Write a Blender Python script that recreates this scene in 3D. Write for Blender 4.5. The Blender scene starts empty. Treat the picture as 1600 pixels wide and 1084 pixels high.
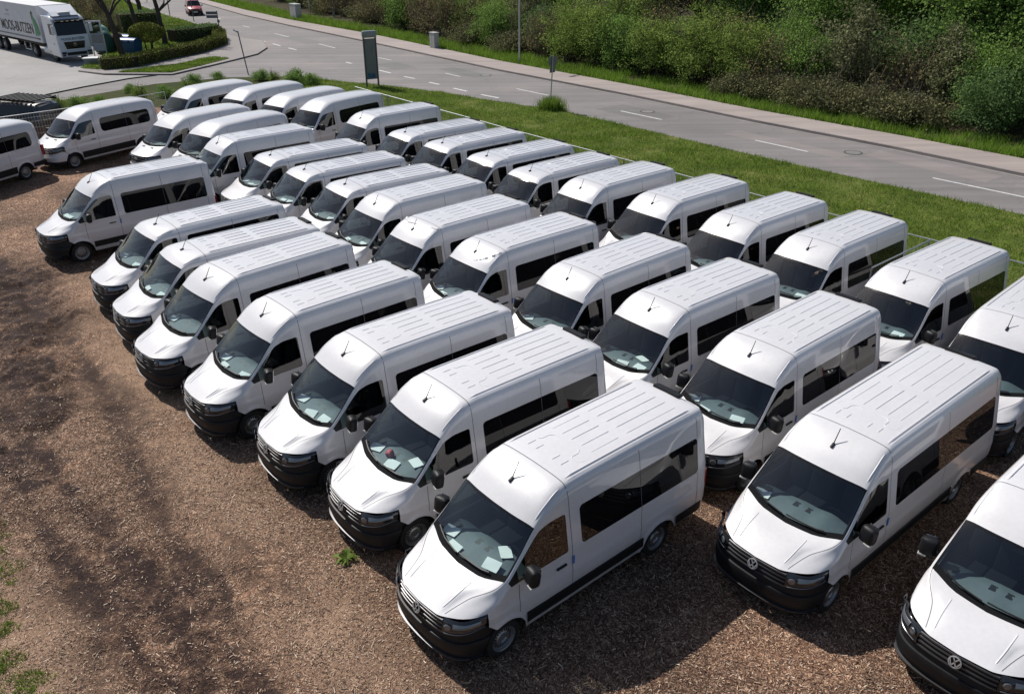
import bpy, bmesh, math, random
import numpy as np
from mathutils import Vector, Matrix
R = math.radians
random.seed(7)
rng = np.random.default_rng(7)
S = bpy.context.scene
COL = S.collection

# ---------------------------------------------------------------- camera
cam_d = bpy.data.cameras.new('camera')
cam = bpy.data.objects.new('camera', cam_d)
COL.objects.link(cam)
S.camera = cam
cam_d.sensor_width = 36.0
cam_d.lens = 36.0 * 1296.0 / 1600.0
cam_d.clip_end = 2000
PIT, ROLL, CH = 0.47576, -0.0039, 10.431
fw = Vector((0, math.cos(PIT), -math.sin(PIT)))
up0 = Vector((0, math.sin(PIT), math.cos(PIT)))
rt0 = Vector((1, 0, 0))
rt = rt0 * math.cos(ROLL) + up0 * math.sin(ROLL)
upv = up0 * math.cos(ROLL) - rt0 * math.sin(ROLL)
cam.matrix_world = Matrix(((rt.x, upv.x, -fw.x, 0), (rt.y, upv.y, -fw.y, 0), (rt.z, upv.z, -fw.z, CH), (0, 0, 0, 1)))

# ---------------------------------------------------------------- sky and sun
SUN_DIR = Vector((-0.60, 0.61, 1.0)).normalized()      # towards the sun
SUN_EL = math.asin(SUN_DIR.z)
SUN_AZ = math.atan2(SUN_DIR.x, SUN_DIR.y)
W = bpy.data.worlds.new('World')
S.world = W
W.use_nodes = True
wn = W.node_tree.nodes
wn.clear()
sky = wn.new('ShaderNodeTexSky')
sky.sky_type = 'NISHITA'
sky.sun_disc = False
sky.sun_elevation = SUN_EL
sky.sun_rotation = SUN_AZ
sky.altitude = 150
sky.air_density = 1.0
sky.dust_density = 1.6
sky.ozone_density = 1.0
bg = wn.new('ShaderNodeBackground')
bg.inputs[1].default_value = 0.072
wo = wn.new('ShaderNodeOutputWorld')
W.node_tree.links.new(sky.outputs[0], bg.inputs[0])
W.node_tree.links.new(bg.outputs[0], wo.inputs[0])
sun_d = bpy.data.lights.new('sun', 'SUN')
sun_d.energy = 4.05
sun_d.angle = R(0.53)
sun_d.color = (1.0, 0.955, 0.89)
sun = bpy.data.objects.new('sun', sun_d)
COL.objects.link(sun)
sun.rotation_euler = SUN_DIR.to_track_quat('Z', 'Y').to_euler()
sun.location = (-60, 60, 80)

S.render.engine = 'CYCLES'
S.view_settings.view_transform = 'Standard'
S.view_settings.look = 'None'
S.view_settings.exposure = 0.2
S.view_settings.gamma = 1.0
S.cycles.max_bounces = 6
S.cycles.diffuse_bounces = 3
S.cycles.glossy_bounces = 3
S.cycles.transparent_max_bounces = 12
S.cycles.caustics_reflective = False
S.cycles.caustics_refractive = False

# ---------------------------------------------------------------- helpers
def tag(o, label=None, cat=None, group=None, kind=None):
    if label: o['label'] = label
    if cat: o['category'] = cat
    if group: o['group'] = group
    if kind: o['kind'] = kind
    return o

def mesh_obj(name, verts, faces, mat, parent=None, smooth=None, mats=None, fmat=None):
    me = bpy.data.meshes.new(name)
    me.from_pydata([tuple(v) for v in verts], [], [tuple(f) for f in faces])
    for m in (mats or [mat]):
        me.materials.append(m)
    if fmat is not None:
        me.polygons.foreach_set('material_index', np.array(fmat, dtype=np.int32))
    if smooth is not None:
        me.polygons.foreach_set('use_smooth', np.ones(len(me.polygons), dtype=bool))
        if smooth < 180:
            me.set_sharp_from_angle(angle=R(smooth))
    me.update()
    o = bpy.data.objects.new(name, me)
    COL.objects.link(o)
    if parent: o.parent = parent
    return o

def mesh_np(name, V, n, mat, parent=None):
    """V: (k*n,3) array, k polygons of n own vertices each."""
    V = np.asarray(V, dtype=np.float32)
    k = len(V) // n
    me = bpy.data.meshes.new(name)
    me.vertices.add(len(V)); me.vertices.foreach_set('co', V.ravel())
    me.loops.add(len(V)); me.loops.foreach_set('vertex_index', np.arange(len(V), dtype=np.int32))
    me.polygons.add(k); me.polygons.foreach_set('loop_start', np.arange(0, len(V), n, dtype=np.int32))
    me.update(calc_edges=True)
    me.materials.append(mat)
    o = bpy.data.objects.new(name, me)
    COL.objects.link(o)
    if parent: o.parent = parent
    return o

def empty(name, loc=(0, 0, 0), rz=0.0, scale=1.0):
    o = bpy.data.objects.new(name, None)
    COL.objects.link(o)
    o.location = loc
    o.rotation_euler = (0, 0, rz)
    o.scale = (scale,) * 3
    o.empty_display_size = 0.2
    return o

KIDS = {}
def kids(o):
    return [c for c in bpy.data.objects if c.parent == o]

def copy_tree(o, parent=None):
    c = o.copy(); COL.objects.link(c); c.parent = parent
    ch = KIDS.get(o.name)
    if ch is None:
        ch = kids(o); KIDS[o.name] = ch
    for k in ch:
        copy_tree(k, c)
    return c

class MB:
    def __init__(self): self.v = []; self.f = []
    def add(self, v, f):
        n = len(self.v); self.v += [tuple(p) for p in v]; self.f += [tuple(i + n for i in q) for q in f]; return self
    def box(self, c, d, M=None, bev=0.0):
        x, y, z = (d[0] / 2, d[1] / 2, d[2] / 2)
        if bev <= 0:
            v = [Vector((sx * x, sy * y, sz * z)) for sz in (-1, 1) for sy in (-1, 1) for sx in (-1, 1)]
            f = [(0, 2, 3, 1), (4, 5, 7, 6), (0, 1, 5, 4), (2, 6, 7, 3), (0, 4, 6, 2), (1, 3, 7, 5)]
        else:
            bm = bmesh.new(); bmesh.ops.create_cube(bm, size=1)
            for q in bm.verts: q.co = Vector((q.co.x * d[0], q.co.y * d[1], q.co.z * d[2]))
            bmesh.ops.bevel(bm, geom=bm.edges[:], offset=bev, segments=2, affect='EDGES', profile=.6)
            bm.verts.index_update()
            v = [q.co.copy() for q in bm.verts]; f = [tuple(w.index for w in q.verts) for q in bm.faces]
            bm.free()
        c = Vector(c)
        if M is not None: v = [M @ p for p in v]
        return self.add([p + c for p in v], f)
    def tube(self, path, r, n=8, cap=True):
        path = [Vector(p) for p in path]
        rr = r if isinstance(r, (list, tuple)) else [r] * len(path)
        v = []; f = []
        a = None
        for i, p in enumerate(path):
            d = (path[min(i + 1, len(path) - 1)] - path[max(i - 1, 0)]).normalized()
            if a is None:
                a = d.cross(Vector((0, 0, 1)))
                if a.length < 1e-3: a = Vector((1, 0, 0))
                a.normalize()
            a = (a - d * a.dot(d)).normalized()
            b = d.cross(a)
            for k in range(n):
                t = 2 * math.pi * k / n
                v.append(p + (a * math.cos(t) + b * math.sin(t)) * rr[i])
        for i in range(len(path) - 1):
            for k in range(n):
                k2 = (k + 1) % n
                f.append((i * n + k, i * n + k2, (i + 1) * n + k2, (i + 1) * n + k))
        if cap:
            f.append(tuple(range(n - 1, -1, -1))); f.append(tuple((len(path) - 1) * n + k for k in range(n)))
        return self.add(v, f)
    def lathe(self, prof, c, axis='y', n=28):
        """prof: list of (r, h); axis along y."""
        v = []; f = []
        for r, h in prof:
            for k in range(n):
                t = 2 * math.pi * k / n
                if axis == 'y': v.append((c[0] + r * math.cos(t), c[1] + h, c[2] + r * math.sin(t)))
                elif axis == 'x': v.append((c[0] + h, c[1] + r * math.cos(t), c[2] + r * math.sin(t)))
                else: v.append((c[0] + r * math.cos(t), c[1] + r * math.sin(t), c[2] + h))
        for i in range(len(prof) - 1):
            for k in range(n):
                k2 = (k + 1) % n
                f.append((i * n + k, i * n + k2, (i + 1) * n + k2, (i + 1) * n + k))
        return self.add(v, f)
    def disc(self, r, h, c, axis='y', n=28):
        v = []
        for k in range(n):
            t = 2 * math.pi * k / n
            if axis == 'y': v.append((c[0] + r * math.cos(t), c[1] + h, c[2] + r * math.sin(t)))
            elif axis == 'x': v.append((c[0] + h, c[1] + r * math.cos(t), c[2] + r * math.sin(t)))
            else: v.append((c[0] + r * math.cos(t), c[1] + r * math.sin(t), c[2] + h))
        return self.add(v, [tuple(range(n))])
    def build(self, name, mat, parent=None, smooth=None):
        return mesh_obj(name, self.v, self.f, mat, parent, smooth)

def pchip(x, y, q):
    x = np.asarray(x, float); y = np.asarray(y, float)
    h = np.diff(x); d = np.diff(y) / h
    m = np.zeros(len(x))
    for i in range(1, len(x) - 1):
        if d[i - 1] * d[i] > 0:
            w1 = 2 * h[i] + h[i - 1]; w2 = h[i] + 2 * h[i - 1]
            m[i] = (w1 + w2) / (w1 / d[i - 1] + w2 / d[i])
    m[0] = d[0]; m[-1] = d[-1]
    i = np.clip(np.searchsorted(x, q) - 1, 0, len(x) - 2)
    t = (q - x[i]) / h[i]
    return ((2 * t**3 - 3 * t**2 + 1) * y[i] + (t**3 - 2 * t**2 + t) * h[i] * m[i] + (-2 * t**3 + 3 * t**2) * y[i + 1] + (t**3 - t**2) * h[i] * m[i + 1])

# ---------------------------------------------------------------- materials
def new_mat(name):
    m = bpy.data.materials.new(name); m.use_nodes = True
    nt = m.node_tree
    return m, nt, nt.nodes['Principled BSDF']

def setp(b, **k):
    for n, v in k.items():
        b.inputs[n.replace('_', ' ')].default_value = v

def plain(name, col, rough=.5, metal=0.0, coat=0.0, noise=0.0, scale=6.0, spec=.5, bump=0.0, bscale=80):
    m, nt, b = new_mat(name)
    b.inputs['Base Color'].default_value = (*col, 1)
    b.inputs['Roughness'].default_value = rough
    b.inputs['Metallic'].default_value = metal
    b.inputs['Coat Weight'].default_value = coat
    b.inputs['Coat Roughness'].default_value = .04
    b.inputs['Specular IOR Level'].default_value = spec
    if noise > 0:
        tc = nt.nodes.new('ShaderNodeTexCoord'); nz = nt.nodes.new('ShaderNodeTexNoise')
        nz.inputs['Scale'].default_value = scale; nz.inputs['Detail'].default_value = 6; nz.inputs['Roughness'].default_value = .65
        mr = nt.nodes.new('ShaderNodeMapRange')
        mr.inputs[1].default_value = .3; mr.inputs[2].default_value = .7; mr.inputs[3].default_value = 1 - noise; mr.inputs[4].default_value = 1 + noise * .6
        mx = nt.nodes.new('ShaderNodeVectorMath'); mx.operation = 'SCALE'
        mx.inputs[0].default_value = col
        nt.links.new(tc.outputs['Object'], nz.inputs['Vector'])
        nt.links.new(nz.outputs[0], mr.inputs[0]); nt.links.new(mr.outputs[0], mx.inputs['Scale'])
        nt.links.new(mx.outputs[0], b.inputs['Base Color'])
    if bump > 0:
        n2 = nt.nodes.new('ShaderNodeTexNoise'); n2.inputs['Scale'].default_value = bscale; n2.inputs['Detail'].default_value = 4
        tc2 = nt.nodes.new('ShaderNodeTexCoord'); bp = nt.nodes.new('ShaderNodeBump'); bp.inputs['Strength'].default_value = bump; bp.inputs['Distance'].default_value = .02
        nt.links.new(tc2.outputs['Object'], n2.inputs['Vector']); nt.links.new(n2.outputs[0], bp.inputs['Height']); nt.links.new(bp.outputs[0], b.inputs['Normal'])
    return m

def ramp(nt, stops, interp='LINEAR'):
    r = nt.nodes.new('ShaderNodeValToRGB')
    r.color_ramp.interpolation = interp
    el = r.color_ramp.elements
    while len(el) < len(stops): el.new(.5)
    for e, (p, c) in zip(el, stops):
        e.position = p; e.color = (*c, 1)
    return r

def noise(nt, vec, scale, detail=5, rough=.6, dist=0):
    n = nt.nodes.new('ShaderNodeTexNoise')
    n.inputs['Scale'].default_value = scale; n.inputs['Detail'].default_value = detail
    n.inputs['Roughness'].default_value = rough; n.inputs['Distortion'].default_value = dist
    if vec is not None: nt.links.new(vec, n.inputs['Vector'])
    return n

def math_n(nt, op, a, b=None, clamp=False):
    m = nt.nodes.new('ShaderNodeMath'); m.operation = op; m.use_clamp = clamp
    for i, q in enumerate((a, b)):
        if q is None: continue
        if isinstance(q, (int, float)): m.inputs[i].default_value = q
        else: nt.links.new(q, m.inputs[i])
    return m.outputs[0]

def mix_c(nt, fac, a, b, mode='MIX'):
    m = nt.nodes.new('ShaderNodeMix'); m.data_type = 'RGBA'; m.blend_type = mode
    for s, q in ((0, fac), (6, a), (7, b)):
        if isinstance(q, (int, float)): m.inputs[s].default_value = q
        elif isinstance(q, tuple): m.inputs[s].default_value = (*q, 1)
        else: nt.links.new(q, m.inputs[s])
    return m.outputs[2]

def paint(name, col):
    m, nt, b = new_mat(name)
    tc = nt.nodes.new('ShaderNodeTexCoord'); oi = nt.nodes.new('ShaderNodeObjectInfo')
    n1 = noise(nt, tc.outputs['Object'], 1.6, 7, .7)
    n2 = noise(nt, tc.outputs['Object'], 14, 4, .6)
    a = math_n(nt, 'MULTIPLY', n1.outputs[0], n2.outputs[0])
    r = ramp(nt, [(.12, tuple(c * .93 for c in col)), (.34, col)])
    nt.links.new(a, r.inputs[0])
    sx = nt.nodes.new('ShaderNodeSeparateXYZ'); nt.links.new(tc.outputs['Object'], sx.inputs[0])
    dm = nt.nodes.new('ShaderNodeMapRange'); dm.inputs[1].default_value = .30; dm.inputs[2].default_value = 1.0; dm.inputs[3].default_value = .55; dm.inputs[4].default_value = 0.0
    nt.links.new(sx.outputs[2], dm.inputs[0])
    n3 = noise(nt, tc.outputs['Object'], 5, 6, .75)
    df = math_n(nt, 'MULTIPLY', dm.outputs[0], math_n(nt, 'MULTIPLY', n3.outputs[0], 1.1), True)
    nt.links.new(mix_c(nt, df, r.outputs[0], (.30, .235, .19)), b.inputs['Base Color'])
    rr = nt.nodes.new('ShaderNodeMapRange'); rr.inputs[3].default_value = .42; rr.inputs[4].default_value = .30
    nt.links.new(n1.outputs[0], rr.inputs[0]); nt.links.new(rr.outputs[0], b.inputs['Roughness'])
    b.inputs['Coat Weight'].default_value = 1.0; b.inputs['Coat Roughness'].default_value = .025
    return m

def glass(name, tint, refl=1.5, rough=0.0):
    m = bpy.data.materials.new(name); m.use_nodes = True
    nt = m.node_tree; nt.nodes.clear()
    o = nt.nodes.new('ShaderNodeOutputMaterial'); mx = nt.nodes.new('ShaderNodeMixShader')
    t = nt.nodes.new('ShaderNodeBsdfTransparent'); t.inputs[0].default_value = (*tint, 1)
    g = nt.nodes.new('ShaderNodeBsdfGlossy'); g.inputs['Roughness'].default_value = rough; g.inputs[0].default_value = (1, 1, 1, 1)
    f = nt.nodes.new('ShaderNodeLayerWeight'); f.inputs[0].default_value = .5
    pw = math_n(nt, 'POWER', f.outputs['Facing'], 5.0)
    fr = math_n(nt, 'MULTIPLY_ADD', pw, .93); nt.nodes[-1].inputs[2].default_value = .075
    nt.links.new(fr, mx.inputs[0]); nt.links.new(t.outputs[0], mx.inputs[1]); nt.links.new(g.outputs[0], mx.inputs[2]); nt.links.new(mx.outputs[0], o.inputs[0])
    return m

def leaf_mat(name, dark, light, trans=.42, rough=.75):
    m, nt, b = new_mat(name)
    ge = nt.nodes.new('ShaderNodeNewGeometry')
    tc = nt.nodes.new('ShaderNodeTexCoord')
    n1 = noise(nt, tc.outputs['Object'], .9, 5, .7)
    a = math_n(nt, 'MULTIPLY_ADD', ge.outputs['Random Per Island'], .6)
    nt.nodes[-1].inputs[2].default_value = 0.0
    a2 = math_n(nt, 'MULTIPLY_ADD', n1.outputs[0], 1.3); nt.nodes[-1].inputs[2].default_value = -.42
    s = math_n(nt, 'ADD', a, a2, True)
    r = ramp(nt, [(.15, dark), (.85, light)])
    nt.links.new(s, r.inputs[0]); nt.links.new(r.outputs[0], b.inputs['Base Color'])
    b.inputs['Roughness'].default_value = rough
    b.inputs['Specular IOR Level'].default_value = .12
    tr = nt.nodes.new('ShaderNodeBsdfTranslucent'); nt.links.new(r.outputs[0], tr.inputs[0])
    mx = nt.nodes.new('ShaderNodeMixShader'); mx.inputs[0].default_value = trans
    out = nt.nodes['Material Output']
    nt.links.new(b.outputs[0], mx.inputs[1]); nt.links.new(tr.outputs[0], mx.inputs[2]); nt.links.new(mx.outputs[0], out.inputs[0])
    return m

M = {}
M['white'] = paint('white_paint', (.71, .70, .712))
M['red'] = paint('red_paint', (.42, .012, .02))
M['plastic'] = plain('black_plastic', (.0105, .011, .013), .5, spec=.32, noise=.25, scale=4, bump=.05, bscale=300)
M['molding'] = plain('molding_plastic', (.010, .010, .011), .55, spec=.3)
M['cowl'] = plain('cowl_plastic', (.007, .0075, .009), .8, spec=.12)
M['gloss_black'] = plain('gloss_black', (.006, .006, .007), .12)
M['trim'] = plain('cabin_trim', (.035, .037, .042), .7)
M['dash'] = plain('dash_grey', (.10, .125, .135), .65, noise=.15, scale=5)
M['vent'] = plain('dash_vent', (.01, .011, .012), .5)
M['seat'] = plain('seat_cloth', (.016, .018, .022), .85, noise=.3, scale=20)
M['glass'] = glass('windscreen_glass', (.84, .94, .94))
M['door_glass'] = glass('door_glass', (.20, .23, .24))
M['dark_glass'] = plain('privacy_glass', (.006, .006, .007), .015, spec=.42)
M['chrome'] = plain('chrome', (.75, .76, .78), .18, 1.0)
M['emblem'] = plain('emblem_silver', (.55, .56, .58), .3, .45)
M['bar'] = plain('grille_bar', (.10, .10, .105), .35, .6)
M['rubber'] = plain('tyre_rubber', (.014, .014, .015), .8, noise=.4, scale=12)
M['rim'] = plain('steel_rim', (.34, .35, .36), .38, .75, noise=.2, scale=9)
M['lamp'] = plain('headlamp_lens', (.018, .019, .022), .08, coat=.6, spec=.5)
M['reflector'] = plain('lamp_reflector', (.22, .23, .25), .2, .6)
M['red_lamp'] = plain('tail_lamp', (.30, .008, .012), .15, coat=1)
M['amber'] = plain('indicator', (.55, .55, .52), .2)
M['paper'] = plain('paper', (.78, .80, .78), .7)
M['blue_tape'] = plain('blue_tape', (.07, .20, .55), .5)
M['gap'] = plain('panel_gap', (.10, .10, .11), .7)
M['film'] = plain('crumpled_film', (.74, .73, .74), .35, bump=.4, bscale=14)
M['red_bag'] = plain('red_bag', (.45, .06, .07), .6)
M['galv'] = plain('galvanised_steel', (.48, .50, .52), .42, .85, noise=.15, scale=10)
M['concrete'] = plain('concrete', (.34, .33, .31), .85, noise=.25, scale=4, bump=.2)
M['sign_back'] = plain('sign_back', (.19, .20, .22), .5, .3, noise=.15, scale=8)
M['bark'] = plain('bark', (.065, .05, .04), .9, noise=.45, scale=7, bump=.5, bscale=25)
M['twig'] = plain('twig', (.17, .135, .10), .9, noise=.3, scale=5)
M['leaf_bright'] = leaf_mat('leaf_bright', (0.078, 0.1246, 0.0284), (0.3046, 0.4109, 0.0964))
M['leaf_mid'] = leaf_mat('leaf_mid', (0.0902, 0.1674, 0.0412), (0.2705, 0.4122, 0.103))
M['leaf_dark'] = leaf_mat('leaf_dark', (0.0559, 0.1118, 0.042), (0.1922, 0.2969, 0.1048), .4)
M['leaf_olive'] = leaf_mat('leaf_olive', (0.091, 0.0975, 0.0455), (0.286, 0.2925, 0.156), .3)
M['leaf_brown'] = leaf_mat('leaf_brown', (0.1296, 0.1057, 0.059), (0.353, 0.2943, 0.1411), .25)
M['leaf_hedge'] = leaf_mat('leaf_hedge', (0.07, 0.09, 0.02), (0.25, 0.275, 0.05), .08)
M['leaf_bramble'] = leaf_mat('leaf_bramble', (0.08, 0.0902, 0.044), (0.2601, 0.25, 0.1201), .25)
M['grass'] = leaf_mat('grass_blade', (0.067, 0.1274, 0.0194), (0.2754, 0.3888, 0.0626), .38)
M['tall_grass'] = leaf_mat('tall_grass_blade', (0.09, 0.17, 0.02), (0.26, 0.40, 0.06), .4)
M['grass_dry'] = leaf_mat('grass_mixed', (.07, .10, .02), (.20, .22, .06), .3)
M['chip'] = None

def chip_material():
    m, nt, b = new_mat('wood_chip')
    ge = nt.nodes.new('ShaderNodeNewGeometry')
    r = ramp(nt, [(0, (.055, .028, .019)), (.35, (.15, .082, .054)), (.65, (.31, .195, .13)), (.86, (.54, .385, .265)), (1, (.78, .64, .50))])
    nt.links.new(ge.outputs['Random Per Island'], r.inputs[0]); nt.links.new(r.outputs[0], b.inputs['Base Color'])
    b.inputs['Roughness'].default_value = .8
    return m
M['chip'] = chip_material()

def ground_chip_mat():
    m, nt, b = new_mat('chip_ground')
    ge = nt.nodes.new('ShaderNodeNewGeometry')
    pos = ge.outputs['Position']
    # fine stretched shreds in two directions
    v1 = nt.nodes.new('ShaderNodeTexVoronoi'); v1.inputs['Scale'].default_value = 34; v1.inputs['Randomness'].default_value = 1
    mp = nt.nodes.new('ShaderNodeMapping'); mp.inputs['Scale'].default_value = (1, .35, 1); mp.inputs['Rotation'].default_value = (0, 0, .6)
    wob = noise(nt, pos, 3.0, 2)
    addv = nt.nodes.new('ShaderNodeVectorMath'); addv.operation = 'ADD'
    nt.links.new(pos, addv.inputs[0]); nt.links.new(wob.outputs[1], addv.inputs[1])
    nt.links.new(addv.outputs[0], mp.inputs[0]); nt.links.new(mp.outputs[0], v1.inputs['Vector'])
    bw = nt.nodes.new('ShaderNodeSeparateColor'); nt.links.new(v1.outputs['Color'], bw.inputs[0])
    chips = ramp(nt, [(0, (.062, .034, .023)), (.45, (.158, .092, .062)), (.8, (.34, .222, .152)), (1, (.62, .46, .34))])
    nt.links.new(bw.outputs[0], chips.inputs[0])
    nf = noise(nt, pos, 55, 5, .75)
    fr = ramp(nt, [(.3, (.45, .42, .40)), (.7, (1.35, 1.3, 1.25))])
    nt.links.new(nf.outputs[0], fr.inputs[0])
    c1 = mix_c(nt, 1.0, chips.outputs[0], fr.outputs[0], 'MULTIPLY')
    # patches: paler dry chips, dark moist soil
    np1 = noise(nt, pos, .33, 6, .62)
    pr = ramp(nt, [(.34, (.55, .52, .50)), (.50, (1.0, .98, .96)), (.66, (1.7, 1.64, 1.58))])
    nt.links.new(np1.outputs[0], pr.inputs[0])
    c2 = mix_c(nt, 1.0, c1, pr.outputs[0], 'MULTIPLY')
    at = nt.nodes.new('ShaderNodeAttribute'); at.attribute_name = 'moist'
    nm = noise(nt, pos, 2.6, 9, .78)
    mm = math_n(nt, 'MULTIPLY_ADD', math_n(nt, 'SUBTRACT', nm.outputs[0], .5), 3.4); nt.nodes[-1].inputs[2].default_value = -.52
    m2 = math_n(nt, 'MULTIPLY_ADD', at.outputs['Fac'], 1.16); nt.links.new(mm, nt.nodes[-1].inputs[2])
    gate = math_n(nt, 'MULTIPLY', at.outputs['Fac'], 4.0, True)
    ms = math_n(nt, 'MULTIPLY', math_n(nt, 'MULTIPLY', m2, 1.5, True), gate, True)
    dk = noise(nt, pos, 20, 5, .7)
    dr = ramp(nt, [(.3, (.013, .0065, .0055)), (.75, (.062, .033, .026))])
    nt.links.new(dk.outputs[0], dr.inputs[0])
    c3 = mix_c(nt, ms, c2, dr.outputs[0])
    at2 = nt.nodes.new('ShaderNodeAttribute'); at2.attribute_name = 'pale'
    pl = math_n(nt, 'MULTIPLY', at2.outputs['Fac'], math_n(nt, 'MULTIPLY', nm.outputs[0], 1.9), True)
    c4 = mix_c(nt, pl, c3, mix_c(nt, 1.0, fr.outputs[0], (.46, .32, .225), 'MULTIPLY'))
    nt.links.new(c4, b.inputs['Base Color'])
    b.inputs['Roughness'].default_value = .85
    b.inputs['Specular IOR Level'].default_value = .25
    hsum = math_n(nt, 'ADD', math_n(nt, 'MULTIPLY', nf.outputs[0], .6), math_n(nt, 'MULTIPLY', v1.outputs['Distance'], .7))
    bp = nt.nodes.new('ShaderNodeBump'); bp.inputs['Strength'].default_value = .9; bp.inputs['Distance'].default_value = .03
    nt.links.new(hsum, bp.inputs['Height']); nt.links.new(bp.outputs[0], b.inputs['Normal'])
    return m
M['chip_ground'] = ground_chip_mat()

def asphalt_mat(name, base, warm, var=.16, patch=True, streak=True):
    m, nt, b = new_mat(name)
    ge = nt.nodes.new('ShaderNodeNewGeometry'); pos = ge.outputs['Position']
    n1 = noise(nt, pos, .16, 6, .6); n2 = noise(nt, pos, 60, 3, .6)
    # long streaks along the carriageway
    mp = nt.nodes.new('ShaderNodeMapping'); mp.inputs['Rotation'].default_value = (0, 0, -R(127)); mp.inputs['Scale'].default_value = (.05, 1.3, 1)
    nt.links.new(pos, mp.inputs[0]); n3 = noise(nt, mp.outputs[0], 1.0, 4, .6)
    r1 = ramp(nt, [(.3, tuple(c * (1 - var) for c in base)), (.55, base), (.75, warm)])
    nt.links.new(n1.outputs[0], r1.inputs[0])
    r2 = ramp(nt, [(.3, (.82, .82, .82)), (.7, (1.18, 1.18, 1.18))]); nt.links.new(n2.outputs[0], r2.inputs[0])
    r3 = ramp(nt, [(.35, (.84, .83, .83)), (.65, (1.12, 1.1, 1.09))]); nt.links.new(n3.outputs[0], r3.inputs[0])
    c = mix_c(nt, 1.0, r1.outputs[0], r2.outputs[0], 'MULTIPLY')
    if streak: c = mix_c(nt, 1.0, c, r3.outputs[0], 'MULTIPLY')
    if patch:   # tar cracks
        wv = nt.nodes.new('ShaderNodeTexVoronoi'); wv.feature = 'DISTANCE_TO_EDGE'; wv.inputs['Scale'].default_value = .16
        nw = noise(nt, pos, .5, 4, .7); ad = nt.nodes.new('ShaderNodeVectorMath'); ad.operation = 'MULTIPLY_ADD'
        nt.links.new(nw.outputs[1], ad.inputs[0]); ad.inputs[1].default_value = (3, 3, 3); nt.links.new(pos, ad.inputs[2])
        nt.links.new(ad.outputs[0], wv.inputs['Vector'])
        cr = ramp(nt, [(.0, (.84, .84, .84)), (.010, (1, 1, 1))]); nt.links.new(wv.outputs['Distance'], cr.inputs[0])
        c = mix_c(nt, 1.0, c, cr.outputs[0], 'MULTIPLY')
    nt.links.new(c, b.inputs['Base Color'])
    b.inputs['Roughness'].default_value = .82
    bp = nt.nodes.new('ShaderNodeBump'); bp.inputs['Strength'].default_value = .3; bp.inputs['Distance'].default_value = .01
    nt.links.new(n2.outputs[0], bp.inputs['Height']); nt.links.new(bp.outputs[0], b.inputs['Normal'])
    return m
M['asphalt'] = asphalt_mat('asphalt', (.205, .192, .19), (.27, .232, .224))
M['yard'] = asphalt_mat('yard_paving', (.29, .28, .275), (.35, .34, .33), .14, True, False)
M['side_walk'] = asphalt_mat('sidewalk_paving', (.335, .288, .270), (.38, .335, .315), .12, False)
M['kerb'] = plain('kerb_stone', (.22, .20, .19), .85, noise=.3, scale=3)
M['marking'] = plain('road_paint', (.62, .62, .62), .7, noise=.3, scale=6)

def soil_mat(name, a, b_, c_, sc=1.0):
    m, nt, b = new_mat(name)
    ge = nt.nodes.new('ShaderNodeNewGeometry'); pos = ge.outputs['Position']
    n1 = noise(nt, pos, .5 * sc, 6, .65); n2 = noise(nt, pos, 9 * sc, 5, .7)
    s = math_n(nt, 'ADD', math_n(nt, 'MULTIPLY', n1.outputs[0], .6), math_n(nt, 'MULTIPLY', n2.outputs[0], .4))
    r = ramp(nt, [(.33, a), (.5, b_), (.66, c_)]); nt.links.new(s, r.inputs[0])
    nt.links.new(r.outputs[0], b.inputs['Base Color']); b.inputs['Roughness'].default_value = .95; b.inputs['Specular IOR Level'].default_value = .1
    bp = nt.nodes.new('ShaderNodeBump'); bp.inputs['Strength'].default_value = .8; bp.inputs['Distance'].default_value = .06
    nt.links.new(n2.outputs[0], bp.inputs['Height']); nt.links.new(bp.outputs[0], b.inputs['Normal'])
    return m
M['turf'] = soil_mat('turf', (.05, .066, .018), (.105, .135, .03), (.21, .20, .07))
M['forest_floor'] = soil_mat('forest_floor', (.035, .028, .02), (.065, .055, .035), (.085, .09, .04))
M['land'] = soil_mat('land', (.03, .045, .015), (.05, .06, .02), (.07, .065, .03), .3)
M['bed'] = soil_mat('planting_bed', (.07, .05, .05), (.12, .09, .09), (.17, .13, .12))

# ---------------------------------------------------------------- ground, roads, verge
def sheet(name, pts, z, mat, thick=0.0, label=None):
    n = len(pts)
    bm = bmesh.new()
    vs = [bm.verts.new((p[0], p[1], z)) for p in pts]
    f = bm.faces.new(vs)
    bm.normal_update()
    if f.normal.z < 0: f.normal_flip()
    if thick > 0:
        lo = [bm.verts.new((p[0], p[1], z - thick)) for p in pts]
        for i in range(n):
            bm.faces.new((vs[i], vs[(i + 1) % n], lo[(i + 1) % n], lo[i]))
        bmesh.ops.recalc_face_normals(bm, faces=bm.faces[:])
    bmesh.ops.triangulate(bm, faces=[q for q in bm.faces if len(q.verts) > 4])
    me = bpy.data.meshes.new(name); bm.to_mesh(me); bm.free()
    me.materials.append(mat)
    o = bpy.data.objects.new(name, me); COL.objects.link(o)
    tag(o, kind='structure')
    return o

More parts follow.
